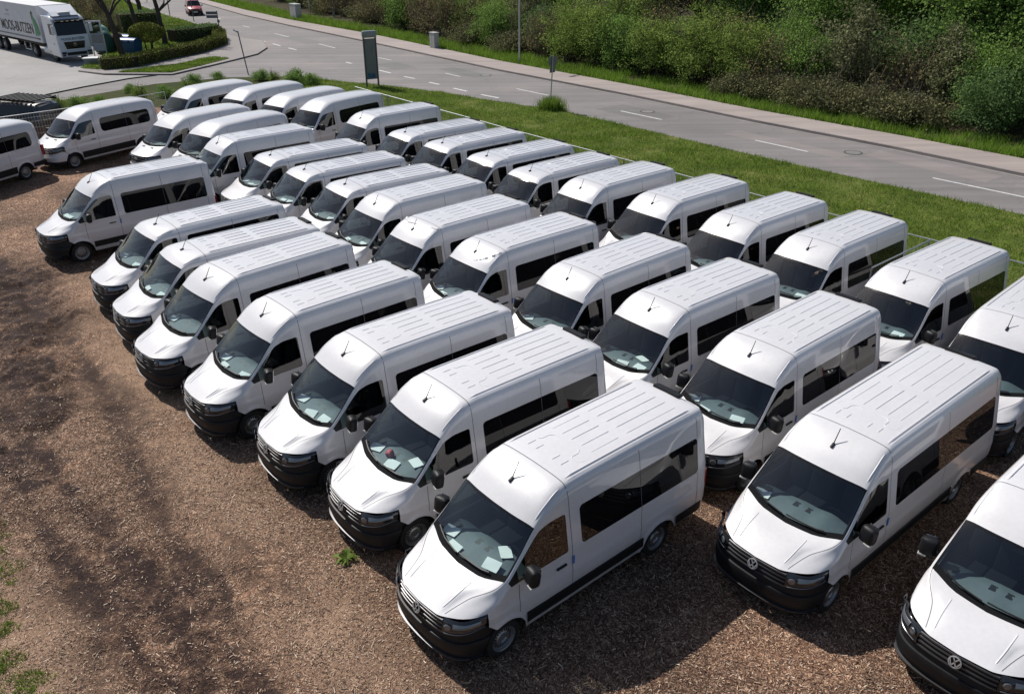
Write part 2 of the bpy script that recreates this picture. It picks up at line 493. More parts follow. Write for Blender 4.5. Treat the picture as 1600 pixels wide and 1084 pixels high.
sheet('ground', [(-700, -200), (700, -200), (700, 900), (-700, 900)], -.25, M['land'])
KERB = [(48, 4), (23.2, 36.9), (19.3, 42.1), (14.0, 48.3), (7.7, 56.5), (-.9, 66.7), (-13.3, 83.3), (-24.7, 98.1), (-32.9, 109.4), (-44.4, 127.4), (-72, 170), (-110, 232)]
FAR = [(50, 6), (24.9, 39.3), (20.6, 44.7), (15.0, 51.2), (8.4, 59.9), (-.9, 71.3), (-14.1, 89.5), (-26.1, 104.0), (-35.3, 117.0), (-45.8, 133), (-73.5, 173), (-111.5, 235)]
NEAR = [(46, 0), (20.2, 31.3), (15.4, 36.8), (12.5, 40.1), (6.1, 48.0), (4.0, 50.4), (2.6, 52.7), (1.2, 53.0), (-.8, 54.5), (-4.7, 57.9), (-9.0, 60.6), (-13.0, 62.6)]
YEDGE = [(-16.5, 64.6), (-21.2, 64.2), (-25.6, 61.6), (-29.5, 55.6), (-33.2, 53.4), (-60, 43), (-140, 20)]
sheet('road', KERB + [(-140, 232)] + YEDGE[::-1] + NEAR[::-1], .0, M['asphalt'])
sheet('sidewalk', KERB + FAR[::-1], .12, M['side_walk'], .14)
def offset_line(pl, d):
    out = []
    for i, p in enumerate(pl):
        a = Vector(pl[max(i - 1, 0)]); b = Vector(pl[min(i + 1, len(pl) - 1)])
        t = (b - a).normalized(); n = Vector((t.y, -t.x))
        out.append((p[0] + n.x * d, p[1] + n.y * d))
    return out
KIN = offset_line(KERB, .16)
sheet('kerb', KERB + KIN[::-1], .128, M['kerb'], .02)
GUT = offset_line(KERB, -.28)
sheet('gutter', GUT + offset_line(KERB, -.002)[::-1], .006, plain('gutter_concrete', (.24, .225, .215), .85, noise=.2, scale=2), 0)
sheet('forest_ground', FAR + [(60, 300), (160, 120), (120, -40)], .03, M['forest_floor'])
FENCE = [(26.0, 6.6), (20.3, 13.8), (14.0, 21.3), (12.2, 23.35), (8.25, 27.85), (4.2, 32.8), (.6, 37.0), (-2.4, 40.8), (-6.9, 46.3), (-9.6, 49.6)]
verge_pts = [(p[0] + .25, p[1] + .2) for p in FENCE] + [(-12, 53), (-15, 60), (-16.5, 64.6)] + [(p[0], p[1]) for p in NEAR[::-1]]
sheet('grass_verge', verge_pts, .035, M['turf'])
sheet('planting_strip', [(-12, 53), (-15, 60), (-16.5, 64.6), (-21.2, 64.2), (-25.6, 61.6), (-29.5, 55.6), (-33.2, 53.4), (-60, 43), (-60, 39), (-32, 49), (-24, 53.5), (-14, 52)], .02, M['land'])
# paved yard left of the side street
sheet('yard', [(-140, 15), (-60, 44.5), (-33.6, 53.0), (-32.6, 54.7), (-30.2, 60.4), (-28.4, 63.8), (-27.2, 65.2), (-31, 65.5), (-33.6, 67.2), (-34.5, 80), (-60, 110), (-140, 160)], .012, M['yard'])
MB().tube([(-60, 44.4, .03), (-33.6, 52.9, .03), (-32.5, 54.7, .03), (-30.1, 60.4, .03), (-28.3, 63.8, .03), (-26.8, 65.3, .03)], .055, 6).build('gutter_stone', plain('dark_gutter', (.05, .05, .05), .9), None)
tag(bpy.data.objects['gutter_stone'], kind='structure')
# island with pavement, grass and hedge
ISL = [(-33.6, 67.2), (-30.9, 65.7), (-25.7, 65.4), (-24.1, 69.7), (-23.0, 73.0), (-22.1, 76.0), (-22.3, 80.0), (-24.0, 85.0), (-27.8, 88.5), (-31.5, 94.0), (-36.3, 101.6), (-41.8, 109.4), (-60, 138), (-90, 185), (-110, 170), (-75, 118), (-48, 95), (-35.5, 80.5)]
sheet('island_pavement', ISL, .10, asphalt_mat('island_paving', (.25, .228, .22), (.29, .26, .25), .14, False, False), .12)
sheet('island_grass', [(-34, 68.3), (-31.8, 67.6), (-29.9, 68.8), (-28.9, 72.5), (-27.3, 76.7), (-27.0, 81.9), (-28.3, 86.4), (-31.5, 93.0), (-36.6, 101.3), (-42.2, 109), (-60.4, 137), (-90, 184), (-109, 169), (-74, 118), (-48, 95.6), (-36, 80.5)], .125, M['turf'])
sheet('island_strip', [(-30.2, 66.2), (-26.0, 66.0), (-24.6, 70.0), (-23.7, 73.2), (-25.3, 74.2), (-26.8, 70.6)], .13, M['turf'])
sheet('planting_bed', [(-31.2, 80.5), (-28.6, 80.0), (-27.6, 83.0), (-28.8, 86.5), (-31.0, 87), (-32.0, 84)], .14, M['bed'])

# lane markings, each a thing of its own
def dash(a, b, w, label_src='broken white line'):
    a = Vector(a); b = Vector(b); t = (b - a).normalized(); n = Vector((-t.y, t.x)) * w / 2
    o = mesh_obj('lane_marking', [(*(a + n), .008), (*(a - n), .008), (*(b - n), .008), (*(b + n), .008)], [(0, 1, 2, 3)], M['marking'])
    return tag(o, kind='structure')
for a, b in [((19.0, 36.7), (23.0, 32.0)), ((14.9, 41.5), (12.9, 43.95)), ((8.8, 49.1), (6.7, 51.6)), ((2.5, 56.7), (.4, 59.2)), ((-3.8, 64.3), (-5.0, 65.8)), ((-10, 72.6), (-11.3, 74)), ((-16.1, 80.1), (-18.2, 83.0)), ((-22.3, 88.3), (-24.4, 91.1)), ((-28.6, 96.8), (-29.8, 98.4)), ((-34.5, 105.6), (-36.6, 109)), ((-40.5, 114.8), (-42.5, 118))]:
    dash(a, b, .14)
for a, b in [((-.8, 55.9), (-2.0, 57.1)), ((-3.0, 58.3), (-4.0, 59.5)), ((-5.1, 61.0), (-5.9, 61.9)), ((-7.1, 63.5), (-8.0, 64.4)), ((-9.2, 66.0), (-10.3, 67.4)), ((-13.0, 70.8), (-13.6, 71.6)), ((-19.4, 79.0), (-20.4, 80.2)), ((-21.5, 81.7), (-22.6, 83.2)), ((-23.7, 84.7), (-24.7, 86.0))]:
    dash(a, b, .2)
for x, y, lab in ((8.3, 51.4, 'round iron manhole cover beside the centre line right of the round sign'), (17.1, 41.3, 'round iron manhole cover in the far lane at the right'), (-1.9, 64.9, 'round iron manhole cover in the far lane left of the round sign')):
    t = empty('manhole_cover', (x, y, .006))
    MB().lathe([(.46, 0), (.46, .004), (.36, .004)], (0, 0, 0), 'z', 24).build('ring', M['gloss_black'] and plain('tar_ring', (.07, .07, .07), .9), t)
    MB().disc(.36, .005, (0, 0, 0), 'z', 24).build('lid', plain('iron_lid', (.24, .23, .22), .7, .3, noise=.3, scale=8), t)
    tag(t, lab, 'manhole cover', 'manhole covers in the road')

# ---------------------------------------------------------------- wood chip lot (displaced grid)
def sd_line(x, y, a, b):
    a = np.array(a); b = np.array(b); d = b - a; L = d @ d
    t = np.clip(((x - a[0]) * d[0] + (y - a[1]) * d[1]) / L, 0, 1)
    return np.hypot(x - a[0] - t * d[0], y - a[1] - t * d[1])
def polydist(x, y, pl):
    return np.min([sd_line(x, y, pl[i], pl[i + 1]) for i in range(len(pl) - 1)], axis=0)
RUTS = [([(-18.5, 27.5), (-16.6, 25.6), (-13.4, 22.1), (-10.2, 18.0), (-8.0, 14.6), (-6.3, 12.2), (-4.6, 10.0), (-3.0, 7.4), (-1.6, 4)], .36), ([(-15.5, 21.0), (-12.0, 17.0), (-9.7, 14.4), (-7.2, 12.0), (-5.2, 9.8), (-4.0, 7.6), (-3, 5)], .42), ([(-14.5, 18.0), (-11.1, 15.0), (-9.0, 12.6), (-7.0, 10.3), (-5.6, 7.5)], .3)]
BLOT = [(-16.0, 25.0, 1.5), (-15.0, 23.3, 1.7), (-14.0, 21.0, 1.9), (-12.8, 18.8, 1.7), (-13.2, 22.0, 1.0), (-11.4, 17.2, 1.2), (-11.0, 15.4, .8), (-17.5, 24.0, 1.6), (-6.2, 9.6, .45), (-9.9, 14.0, .7)]
def vnoise(x, y, f, seed):
    r = np.random.default_rng(seed); T = r.random((64, 64))
    X = x * f; Y = y * f; i = np.floor(X).astype(int); j = np.floor(Y).astype(int); u = X - i; v = Y - j
    u = u * u * (3 - 2 * u); v = v * v * (3 - 2 * v)
    g = lambda a, b: T[a % 64, b % 64]
    return (g(i, j) * (1 - u) + g(i + 1, j) * u) * (1 - v) + (g(i, j + 1) * (1 - u) + g(i + 1, j + 1) * u) * v
def fields(x, y):
    wob = (vnoise(x, y, .8, 3) - .5) * .7
    h = (vnoise(x, y, 1.3, 1) - .5) * .03 + (vnoise(x, y, 4.0, 2) - .5) * .022
    moist = np.zeros_like(x)
    for pl, w in RUTS:
        d = np.abs(polydist(x, y, pl) + wob * .5)
        g = np.exp(-(d / w) ** 2)
        h = h - .075 * g + .04 * np.exp(-((d - w * 1.7) / (w * .6)) ** 2)
        moist = np.maximum(moist, (.45 + .5 * vnoise(x, y, 1.1, 17)) * g + .28 * np.exp(-(d / (w * 2.6)) ** 2))
    lane = np.exp(-(polydist(x, y, [(-17, 24.5), (-11.3, 17.6), (-7.6, 13), (-4.9, 9.4), (-3, 5)]) / 2.4) ** 4)
    h = h + lane * ((vnoise(x, y, 2.6, 5) - .5) * .06)
    a_, c_ = (x * -.73 + y * .68), (x * .68 + y * .73)      # along and across the driving lane
    streak = .55 * vnoise(a_ * .16 + 7, c_ * 1.1, 1.0, 12) + .45 * vnoise(a_ * .45, c_ * 2.6, 1.0, 13)
    h = h + lane * (streak - .5) * .10
    moist = np.maximum(moist, lane * np.clip((streak - .46) * 4.5, 0, 1) * .9)
    for bx, by, br in BLOT:
        d = np.hypot(x - bx + wob, y - by - wob) / br
        g = np.exp(-d ** 3)
        h = h + g * ((vnoise(x, y, 2.0, 6) - .5) * .20 + (vnoise(x, y, 4.7, 8) - .5) * .13)
        moist = np.maximum(moist, 1.0 * g)
    pale2 = .75 * np.exp(-(polydist(x, y, [(-14, 24.5), (-11, 20.6), (-8.3, 16.4), (-6.0, 13.7), (-4.2, 11.6), (-2.4, 9.0), (-.3, 6.5), (2.0, 4.8)]) / 1.0) ** 2) * (.3 + vnoise(x, y, .7, 51))
    pale = np.clip(1.5 - polydist(x, y, [(-12.5, 11.0), (-9.8, 10.8), (-7.9, 9.2), (-6.4, 6.8), (-5.2, 4)]) / 1.1, 0, 1) * (1 - np.clip(moist, 0, 1) * .7)
    pale = np.clip(np.maximum(pale, pale2 * (1 - .8 * np.clip(moist, 0, 1))), 0, 1)
    return np.maximum(h, -.10), np.clip(moist, 0, 1), pale
gx = np.concatenate([np.arange(-60, -20, .8), np.arange(-20, 12, .11), np.arange(12, 27, .5)])
gy = np.concatenate([np.arange(2.0, 28, .11), np.arange(28, 56, .5)])
def lot_inside(x, y):
    # right of the lot is the fence line
    fx = np.array([p[0] for p in FENCE][::-1]); fy = np.array([p[1] for p in FENCE][::-1])
    lim = np.interp(x, fx, fy, left=51.5)
    left = np.interp(x, [-60, -32, -24, -14], [40, 49.5, 54, 53])
    return np.where(x < -9.6, y < left, y < lim + .55)
XX, YY = np.meshgrid(gx, gy)
hh, mo, pa = fields(XX, YY)
idx = np.arange(XX.size).reshape(XX.shape)
cx = (XX[:-1, :-1] + XX[1:, 1:]) / 2; cy = (YY[:-1, :-1] + YY[1:, 1:]) / 2
keep = lot_inside(cx, cy)
Q = np.stack([idx[:-1, :-1], idx[:-1, 1:], idx[1:, 1:], idx[1:, :-1]], -1)[keep]
me = bpy.data.meshes.new('wood_chip_lot')
me.vertices.add(XX.size)
me.vertices.foreach_set('co', np.stack([XX, YY, hh], -1).astype(np.float32).ravel())
me.loops.add(Q.size); me.loops.foreach_set('vertex_index', Q.ravel().astype(np.int32))
me.polygons.add(len(Q)); me.polygons.foreach_set('loop_start', np.arange(0, Q.size, 4, dtype=np.int32))
me.update(calc_edges=True)
me.polygons.foreach_set('use_smooth', np.ones(len(Q), dtype=bool))
for nme, arr in (('moist', mo), ('pale', pa)):
    a = me.attributes.new(nme, 'FLOAT', 'POINT'); a.data.foreach_set('value', arr.astype(np.float32).ravel())
me.materials.append(M['chip_ground'])
lot = bpy.data.objects.new('wood_chip_lot', me); COL.objects.link(lot)
tag(lot, kind='structure')

def scatter_chips(n, x0, x1, y0, y1, power=1.0):
    x = rng.uniform(x0, x1, n); y = y0 + (y1 - y0) * rng.random(n) ** power
    h, m_, p_ = fields(x, y)
    nz_ = .5 * vnoise(x, y, 2.3, 61) + .5 * vnoise(x, y, 6.1, 62)
    k = (rng.random(n) > np.clip(m_ * 1.0 + (nz_ - .5) * 1.8 * np.clip(m_ * 4, 0, 1) - .22, 0, .92)) & lot_inside(x, y)
    x, y, h = x[k], y[k], h[k]; n = len(x)
    L = rng.gamma(2.2, .0115, n) + .010; wd = rng.uniform(.004, .010, n) + L * .07
    big = rng.random(n) < .006
    L[big] *= 2.6
    th = rng.uniform(0, 2 * math.pi, n); tl = rng.normal(0, .28, n); rl = rng.normal(0, .5, n)
    d = np.stack([np.cos(th) * np.cos(tl), np.sin(th) * np.cos(tl), np.sin(tl)], -1) * L[:, None] / 2
    e = np.stack([-np.sin(th) * np.cos(rl), np.cos(th) * np.cos(rl), np.sin(rl)], -1) * wd[:, None] / 2
    c = np.stack([x, y, h + .012 + np.abs(d[:, 2]) * .6], -1)
    return np.stack([c - d - e * .6, c + d - e, c + d * .9 + e, c - d + e], 1).reshape(-1, 3)
chips = mesh_np('wood_chips', np.concatenate([scatter_chips(330000, -13, 12, 3.5, 17, 1.2), scatter_chips(150000, -24, 2, 11, 34, 1.1)]), 4, M['chip'])
tag(chips, 'pale and brown shredded wood chips strewn over the lot', 'wood chips', kind='stuff')

def blades(n, pts_fn, hmin, hmax, w, lean=.5):
    x, y, z = pts_fn(n); n = len(x)
    th = rng.uniform(0, 2 * math.pi, n); hgt = rng.uniform(hmin, hmax, n) * (.55 + .9 * vnoise(x, y, .8, 41) ** 1.5 + .3 * vnoise(x, y, 3.1, 42)); ln = rng.normal(0, lean, (n, 2)) * hgt[:, None]
    b = np.stack([np.cos(th), np.sin(th), np.zeros(n)], -1) * w
    c = np.stack([x, y, z], -1)
    tip = c + np.stack([ln[:, 0], ln[:, 1], hgt], -1)
    return np.stack([c - b, c + b, tip], 1).reshape(-1, 3)
from mathutils.geometry import tessellate_polygon
def poly_sampler(pts, z):
    P = [Vector((p[0], p[1], 0)) for p in pts]
    tri = np.array(tessellate_polygon([P])); A = np.array([[p[0], p[1]] for p in pts])
    T = A[tri]
    area = np.abs(np.cross(T[:, 1] - T[:, 0], T[:, 2] - T[:, 0])) / 2
    def f(n):
        i = rng.choice(len(T), n, p=area / area.sum()); a = rng.random((n, 2)); s = a.sum(1) > 1; a[s] = 1 - a[s]
        q = T[i, 0] + a[:, :1] * (T[i, 1] - T[i, 0]) + a[:, 1:] * (T[i, 2] - T[i, 0])
        k = (vnoise(q[:, 0], q[:, 1], .7, 21) * .6 + vnoise(q[:, 0], q[:, 1], 2.3, 22) * .4) > rng.random(n) * .62
        q = q[k]
        return q[:, 0], q[:, 1], np.full(len(q), z)
    return f
vis_verge = [(p[0] + .2, p[1] + .2) for p in FENCE[1:]] + [(-12, 53), (-15, 60), (-16.5, 64.6)] + NEAR[::-1][:-1] + [(30, 18)]
g = mesh_np('verge_grass', blades(210000, poly_sampler(vis_verge, .03), .05, .17, .013), 3, M['grass'])
tag(g, 'short green lawn grass on the verge beside the road', 'grass', kind='stuff')
def strip_pts(pl, o0, o1, z):
    A = np.array(pl)
    def f(n):
        seg = np.diff(A, axis=0); L = np.hypot(seg[:, 0], seg[:, 1]); i = rng.choice(len(L), n, p=L / L.sum()); t = rng.random(n)
        nrm = np.stack([seg[:, 1], -seg[:, 0]], -1) / L[:, None]
        off = o0 + (o1 - o0) * rng.random(n) ** 1.3
        q = A[i] + seg[i] * t[:, None] + nrm[i] * off[:, None]
        k = vnoise(q[:, 0], q[:, 1], .9, 31) > rng.random(n) * .7 - .1 + (off - o0) / (o1 - o0) * .2
        q = q[k]
        return q[:, 0], q[:, 1], np.full(len(q), z)
    return f
FARV = FAR[1:-1]
g = mesh_np('tall_grass', blades(90000, strip_pts(FARV, .02, 3.4, .03), .15, .55, .022, .35), 3, M['tall_grass'])
tag(g, 'tall bright green grass along the far pavement below the shrubs', 'grass', kind='stuff')
g = mesh_np('island_lawn', blades(60000, poly_sampler([(-34, 68.3), (-31.8, 67.6), (-29.9, 68.8), (-28.9, 72.5), (-27.3, 76.7), (-27.0, 81.9), (-28.3, 86.4), (-31.5, 93.0), (-36.6, 101.3), (-42.2, 109), (-60.4, 137), (-60, 110), (-48, 95.6), (-36, 80.5)], .125), .06, .2, .03), 3, M['grass'])
tag(g, 'green lawn on the traffic island', 'grass', kind='stuff')
g = mesh_np('island_strip_grass', blades(9000, poly_sampler([(-30.2, 66.2), (-26.0, 66.0), (-24.6, 70.0), (-23.7, 73.2), (-25.3, 74.2), (-26.8, 70.6)], .13), .05, .16, .022), 3, M['grass'])
tag(g, 'narrow strip of grass between island pavement and kerb', 'grass', kind='stuff')
def tuft_pts(x0, y0, r):
    def f(n):
        a = rng.uniform(0, 2 * math.pi, n); q = r * np.sqrt(rng.random(n))
        x = x0 + q * np.cos(a) * (1 + .4 * np.sin(3 * a)); y = y0 + q * np.sin(a) * .8
        return x, y, fields(x, y)[0]
    return f
tf = []
for x0, y0, r, n in [(-9.75, 11.9, .30, 420), (-9.45, 11.4, .22, 260), (-8.85, 10.5, .34, 620), (-8.45, 10.1, .22, 260), (-8.1, 9.4, .3, 420), (-7.45, 9.0, .3, 560), (-7.05, 8.6, .28, 480), (-7.6, 8.3, .45, 620), (-9.1, 10.9, .15, 120), (-8.5, 9.3, .4, 480), (-10.3, 12.6, .4, 500), (-8.9, 11.2, .12, 60), (-6.6, 8.2, .2, 200), (-9.2, 11.5, .35, 300), (-10.0, 12.3, .4, 420), (-8.0, 9.0, .5, 500), (-7.2, 8.2, .4, 500), (-8.7, 9.9, .3, 260)]:
    tf.append(blades(n, tuft_pts(x0, y0, r), .03, .10, .007, .6))
g = mesh_np('lot_grass', np.concatenate(tf), 3, M['grass'])
tag(g, 'scattered green grass tufts at the edge of the wood chips', 'grass', kind='stuff')

def flowers(n):
    x, y, z = poly_sampler(vis_verge, .03)(n); n = len(x); out = []
    for i in range(n):
        r0 = random.uniform(.018, .032); h = random.uniform(.10, .17)
        for k in range(6):
            a = k * math.pi / 3; b = (k + 1) * math.pi / 3
            out += [(x[i], y[i], h + .008), (x[i] + r0 * math.cos(a), y[i] + r0 * math.sin(a), h), (x[i] + r0 * math.cos(b), y[i] + r0 * math.sin(b), h)]
    return np.array(out)
g = mesh_np('dandelions', flowers(420), 3, plain('dandelion_yellow', (.70, .50, .02), .7))
tag(g, 'tiny yellow dandelion flowers dotted over the verge', 'flowers', kind='stuff')

# patched asphalt round the covers and along the near lane
for cxy, w, l, rot, col in (((7.6, 51.2), 2.3, 4.6, 128, (.17, .162, .16)), ((-3.6, 66.4), 1.6, 5.2, 127, (.165, .16, .16)), ((14.2, 43.2), 1.2, 7.0, 128, (.235, .215, .208)), ((-9.2, 69.6), 2.2, 3.4, 126, (.165, .16, .158)), ((19.8, 38.8), 1.5, 6.0, 127, (.24, .215, .21)), ((-20.5, 86), 1.8, 6, 126, (.175, .168, .167))):
    a = R(rot); t = Vector((math.cos(a), math.sin(a))); n = Vector((-t.y, t.x)); c = Vector(cxy)
    o = sheet('road_patch', [tuple(c + t * l / 2 * i + n * w / 2 * j * random.uniform(.8, 1.1)) for i, j in ((-1, -1), (1, -1), (1, 1), (-1, 1))], .003, asphalt_mat('patch_asphalt', col, tuple(x * 1.12 for x in col), .14, False))

# ---------------------------------------------------------------- vans
def shifted(lines, k0, d):
    return {n: [(s + (d if i >= k0 else 0), y, z) for i, (s, y, z) in enumerate(L)] for n, L in lines.items()}

CRAFT = {
 'L3': [(.66, .978, 1.09), (.88, 1.003, 1.19), (1.12, .995, 1.35), (1.75, 1.0, 1.37), (2.02, 1.0, 1.37), (2.33, 1.0, 1.37), (2.64, 1.0, 1.37), (4.1, 1.0, 1.37), (5.64, 1.0, 1.37), (5.88, .985, 1.37), (5.96, .90, 1.37)],
 'L4': [(.50, .925, 1.08), (.80, .968, 1.205), (1.08, .965, 1.425), (1.80, .885, 2.02), (2.02, .885, 2.065), (2.33, .893, 2.07), (2.64, .893, 2.07), (4.1, .893, 2.07), (5.64, .893, 2.07), (5.86, .88, 2.07), (5.93, .81, 2.07)],
 'L5': [(.32, .80, 1.070), (.72, .89, 1.215), (1.06, .945, 1.44), (1.75, .868, 2.065), (2.0, .87, 2.20), (2.33, .855, 2.32), (2.64, .85, 2.35), (4.1, .85, 2.36), (5.64, .85, 2.355), (5.85, .84, 2.35), (5.91, .78, 2.33)],
 'L6': [(.17, .60, 1.060), (.60, .74, 1.218), (1.04, .926, 1.447), (1.71, .852, 2.083), (1.98, .84, 2.28), (2.33, .805, 2.44), (2.64, .80, 2.48), (4.1, .80, 2.49), (5.64, .80, 2.485), (5.83, .79, 2.47), (5.89, .74, 2.44)],
 'L7': [(.115, .50, 1.054), (.52, .565, 1.206), (.995, .80, 1.42), (1.685, .74, 2.11), (1.96, .74, 2.345), (2.33, .72, 2.515), (2.64, .72, 2.55), (4.1, .72, 2.56), (5.64, .72, 2.555), (5.82, .71, 2.54), (5.87, .68, 2.50)],
 'L8': [(.09, .42, 1.050), (.49, .46, 1.227), (.88, .47, 1.362), (1.63, .40, 2.135), (1.95, .40, 2.38), (2.33, .40, 2.55), (2.64, .40, 2.58), (4.1, .40, 2.59), (5.64, .40, 2.585), (5.81, .40, 2.565), (5.86, .40, 2.52)],
 'L9': [(.06, 0, 1.042), (.46, 0, 1.224), (.84, 0, 1.34), (1.61, 0, 2.145), (1.945, 0, 2.39), (2.33, 0, 2.56), (2.64, 0, 2.59), (4.1, 0, 2.60), (5.64, 0, 2.595), (5.81, 0, 2.575), (5.855, 0, 2.525)],
}
CRAFT_S = {k: list(v) for k, v in CRAFT.items()}
_sr = {'L5': (2.13, 2.155, 2.16, 2.165, 2.16, 2.155, 2.14), 'L6': (2.19, 2.23, 2.24, 2.25, 2.245, 2.23, 2.20), 'L7': (2.245, 2.295, 2.305, 2.315, 2.31, 2.295, 2.26), 'L8': (2.28, 2.33, 2.34, 2.345, 2.34, 2.325, 2.285), 'L9': (2.29, 2.34, 2.35, 2.355, 2.35, 2.335, 2.29)}
for k, zz in _sr.items():
    CRAFT_S[k] = CRAFT[k][:4] + [(p[0], p[1], z) for p, z in zip(CRAFT[k][4:], zz)]
CRAFT_S['L5'] = [(p[0], .872 if i >= 5 and i < 9 else p[1], p[2]) for i, p in enumerate(CRAFT_S['L5'])]
CRAFT_L = {n: [(s + (.40 if i == 7 else .85 if i > 7 else 0), y, z) for i, (s, y, z) in enumerate(L)] for n, L in CRAFT.items()}
TRANS = {
 'L9': [(.06, 0, 1.075), (.45, 0, 1.25), (.78, 0, 1.36), (1.52, 0, 2.09), (1.95, 0, 2.36), (2.35, 0, 2.49), (2.7, 0, 2.53), (4.1, 0, 2.54), (5.45, 0, 2.50), (5.80, 0, 2.42), (5.9, 0, 2.35)],
 'L8': [(.09, .42, 1.078), (.49, .45, 1.24), (.84, .45, 1.375), (1.545, .4, 2.08), (1.96, .4, 2.345), (2.35, .4, 2.475), (2.7, .4, 2.515), (4.1, .4, 2.525), (5.45, .4, 2.485), (5.8, .4, 2.405), (5.9, .4, 2.34)],
 'L7': [(.115, .50, 1.08), (.54, .60, 1.225), (.95, .78, 1.405), (1.585, .70, 2.06), (1.97, .68, 2.29), (2.35, .67, 2.42), (2.7, .67, 2.46), (4.1, .67, 2.47), (5.45, .67, 2.43), (5.8, .66, 2.36), (5.9, .60, 2.30)],
 'L6': [(.17, .60, 1.085), (.60, .78, 1.24), (1.0, .90, 1.425), (1.61, .79, 2.035), (1.98, .80, 2.22), (2.35, .79, 2.335), (2.7, .79, 2.37), (4.1, .79, 2.38), (5.45, .79, 2.345), (5.8, .77, 2.29), (5.9, .70, 2.24)],
 'L5': [(.32, .80, 1.095), (.72, .90, 1.235), (1.03, .94, 1.42), (1.66, .815, 2.0), (2.0, .845, 2.13), (2.35, .85, 2.20), (2.7, .855, 2.22), (4.1, .86, 2.23), (5.45, .86, 2.21), (5.8, .84, 2.17), (5.9, .76, 2.14)],
 'L4': [(.50, .925, 1.10), (.80, .97, 1.21), (1.06, .965, 1.40), (1.72, .85, 1.95), (2.02, .88, 2.0), (2.33, .90, 2.02), (2.7, .905, 2.02), (4.1, .91, 2.03), (5.45, .91, 2.02), (5.8, .89, 2.0), (5.9, .80, 1.98)],
 'L3': [(.66, .978, 1.10), (.88, 1.0, 1.17), (1.10, .995, 1.32), (1.75, 1.0, 1.36), (2.02, 1.0, 1.38), (2.33, 1.0, 1.40), (2.7, 1.0, 1.40), (4.1, 1.0, 1.40), (5.45, 1.0, 1.40), (5.8, .97, 1.40), (5.9, .88, 1.40)],
}
LN = ['L3', 'L4', 'L5', 'L6', 'L7', 'L8', 'L9']
PY = [0, .3, .55, .72, .84, .93, .985, 1.012]
PS = [0, .012, .05, .11, .19, .30, .45, .62]
def plan_half(y0, y1, n):
    ys = np.linspace(y0, y1, n)
    return [(float(pchip(PY, PS, np.array([y]))[0]), float(y)) for y in ys]
def fascia(path, rows):
    """path: list of (s,y); rows: list of (z, inset) or function of index fraction; returns verts/faces"""
    v = []; n = len(path); m = len(rows)
    for i, (s, y) in enumerate(path):
        a = path[max(i - 1, 0)]; b = path[min(i + 1, n - 1)]
        t = Vector((b[0] - a[0], b[1] - a[1])).normalized()
        nx, ny = t.y, -t.x           # inward (towards +s for front)
        if nx < 0 and abs(t.y) > .2: nx, ny = -nx, -ny
        for r in rows:
            z, ins = r(i / (n - 1), s, y) if callable(r) else r
            v.append((-(s + nx * ins), y + ny * ins, z))
    f = [(i * m + j, (i + 1) * m + j, (i + 1) * m + j + 1, i * m + j + 1) for i in range(n - 1) for j in range(m - 1)]
    return v, f
def sym(path):
    return [(s, -y) for s, y in path[::-1]] + [p for p in path[1:]]
FULL = sym(plan_half(0, .985, 22) + [(.50, 1.002), (.55, 1.012), (.60, 1.02), (.66, 1.024), (.72, 1.026), (.78, 1.026), (.84, 1.026)])
def clip_arch(v, wc):
    out = []
    for x, y, z in v:
        d = .435 ** 2 - (z - .345) ** 2
        lim = wc - math.sqrt(max(d, 0)) if d > 0 else wc
        out.append((max(x, -lim), y, z))
    return out

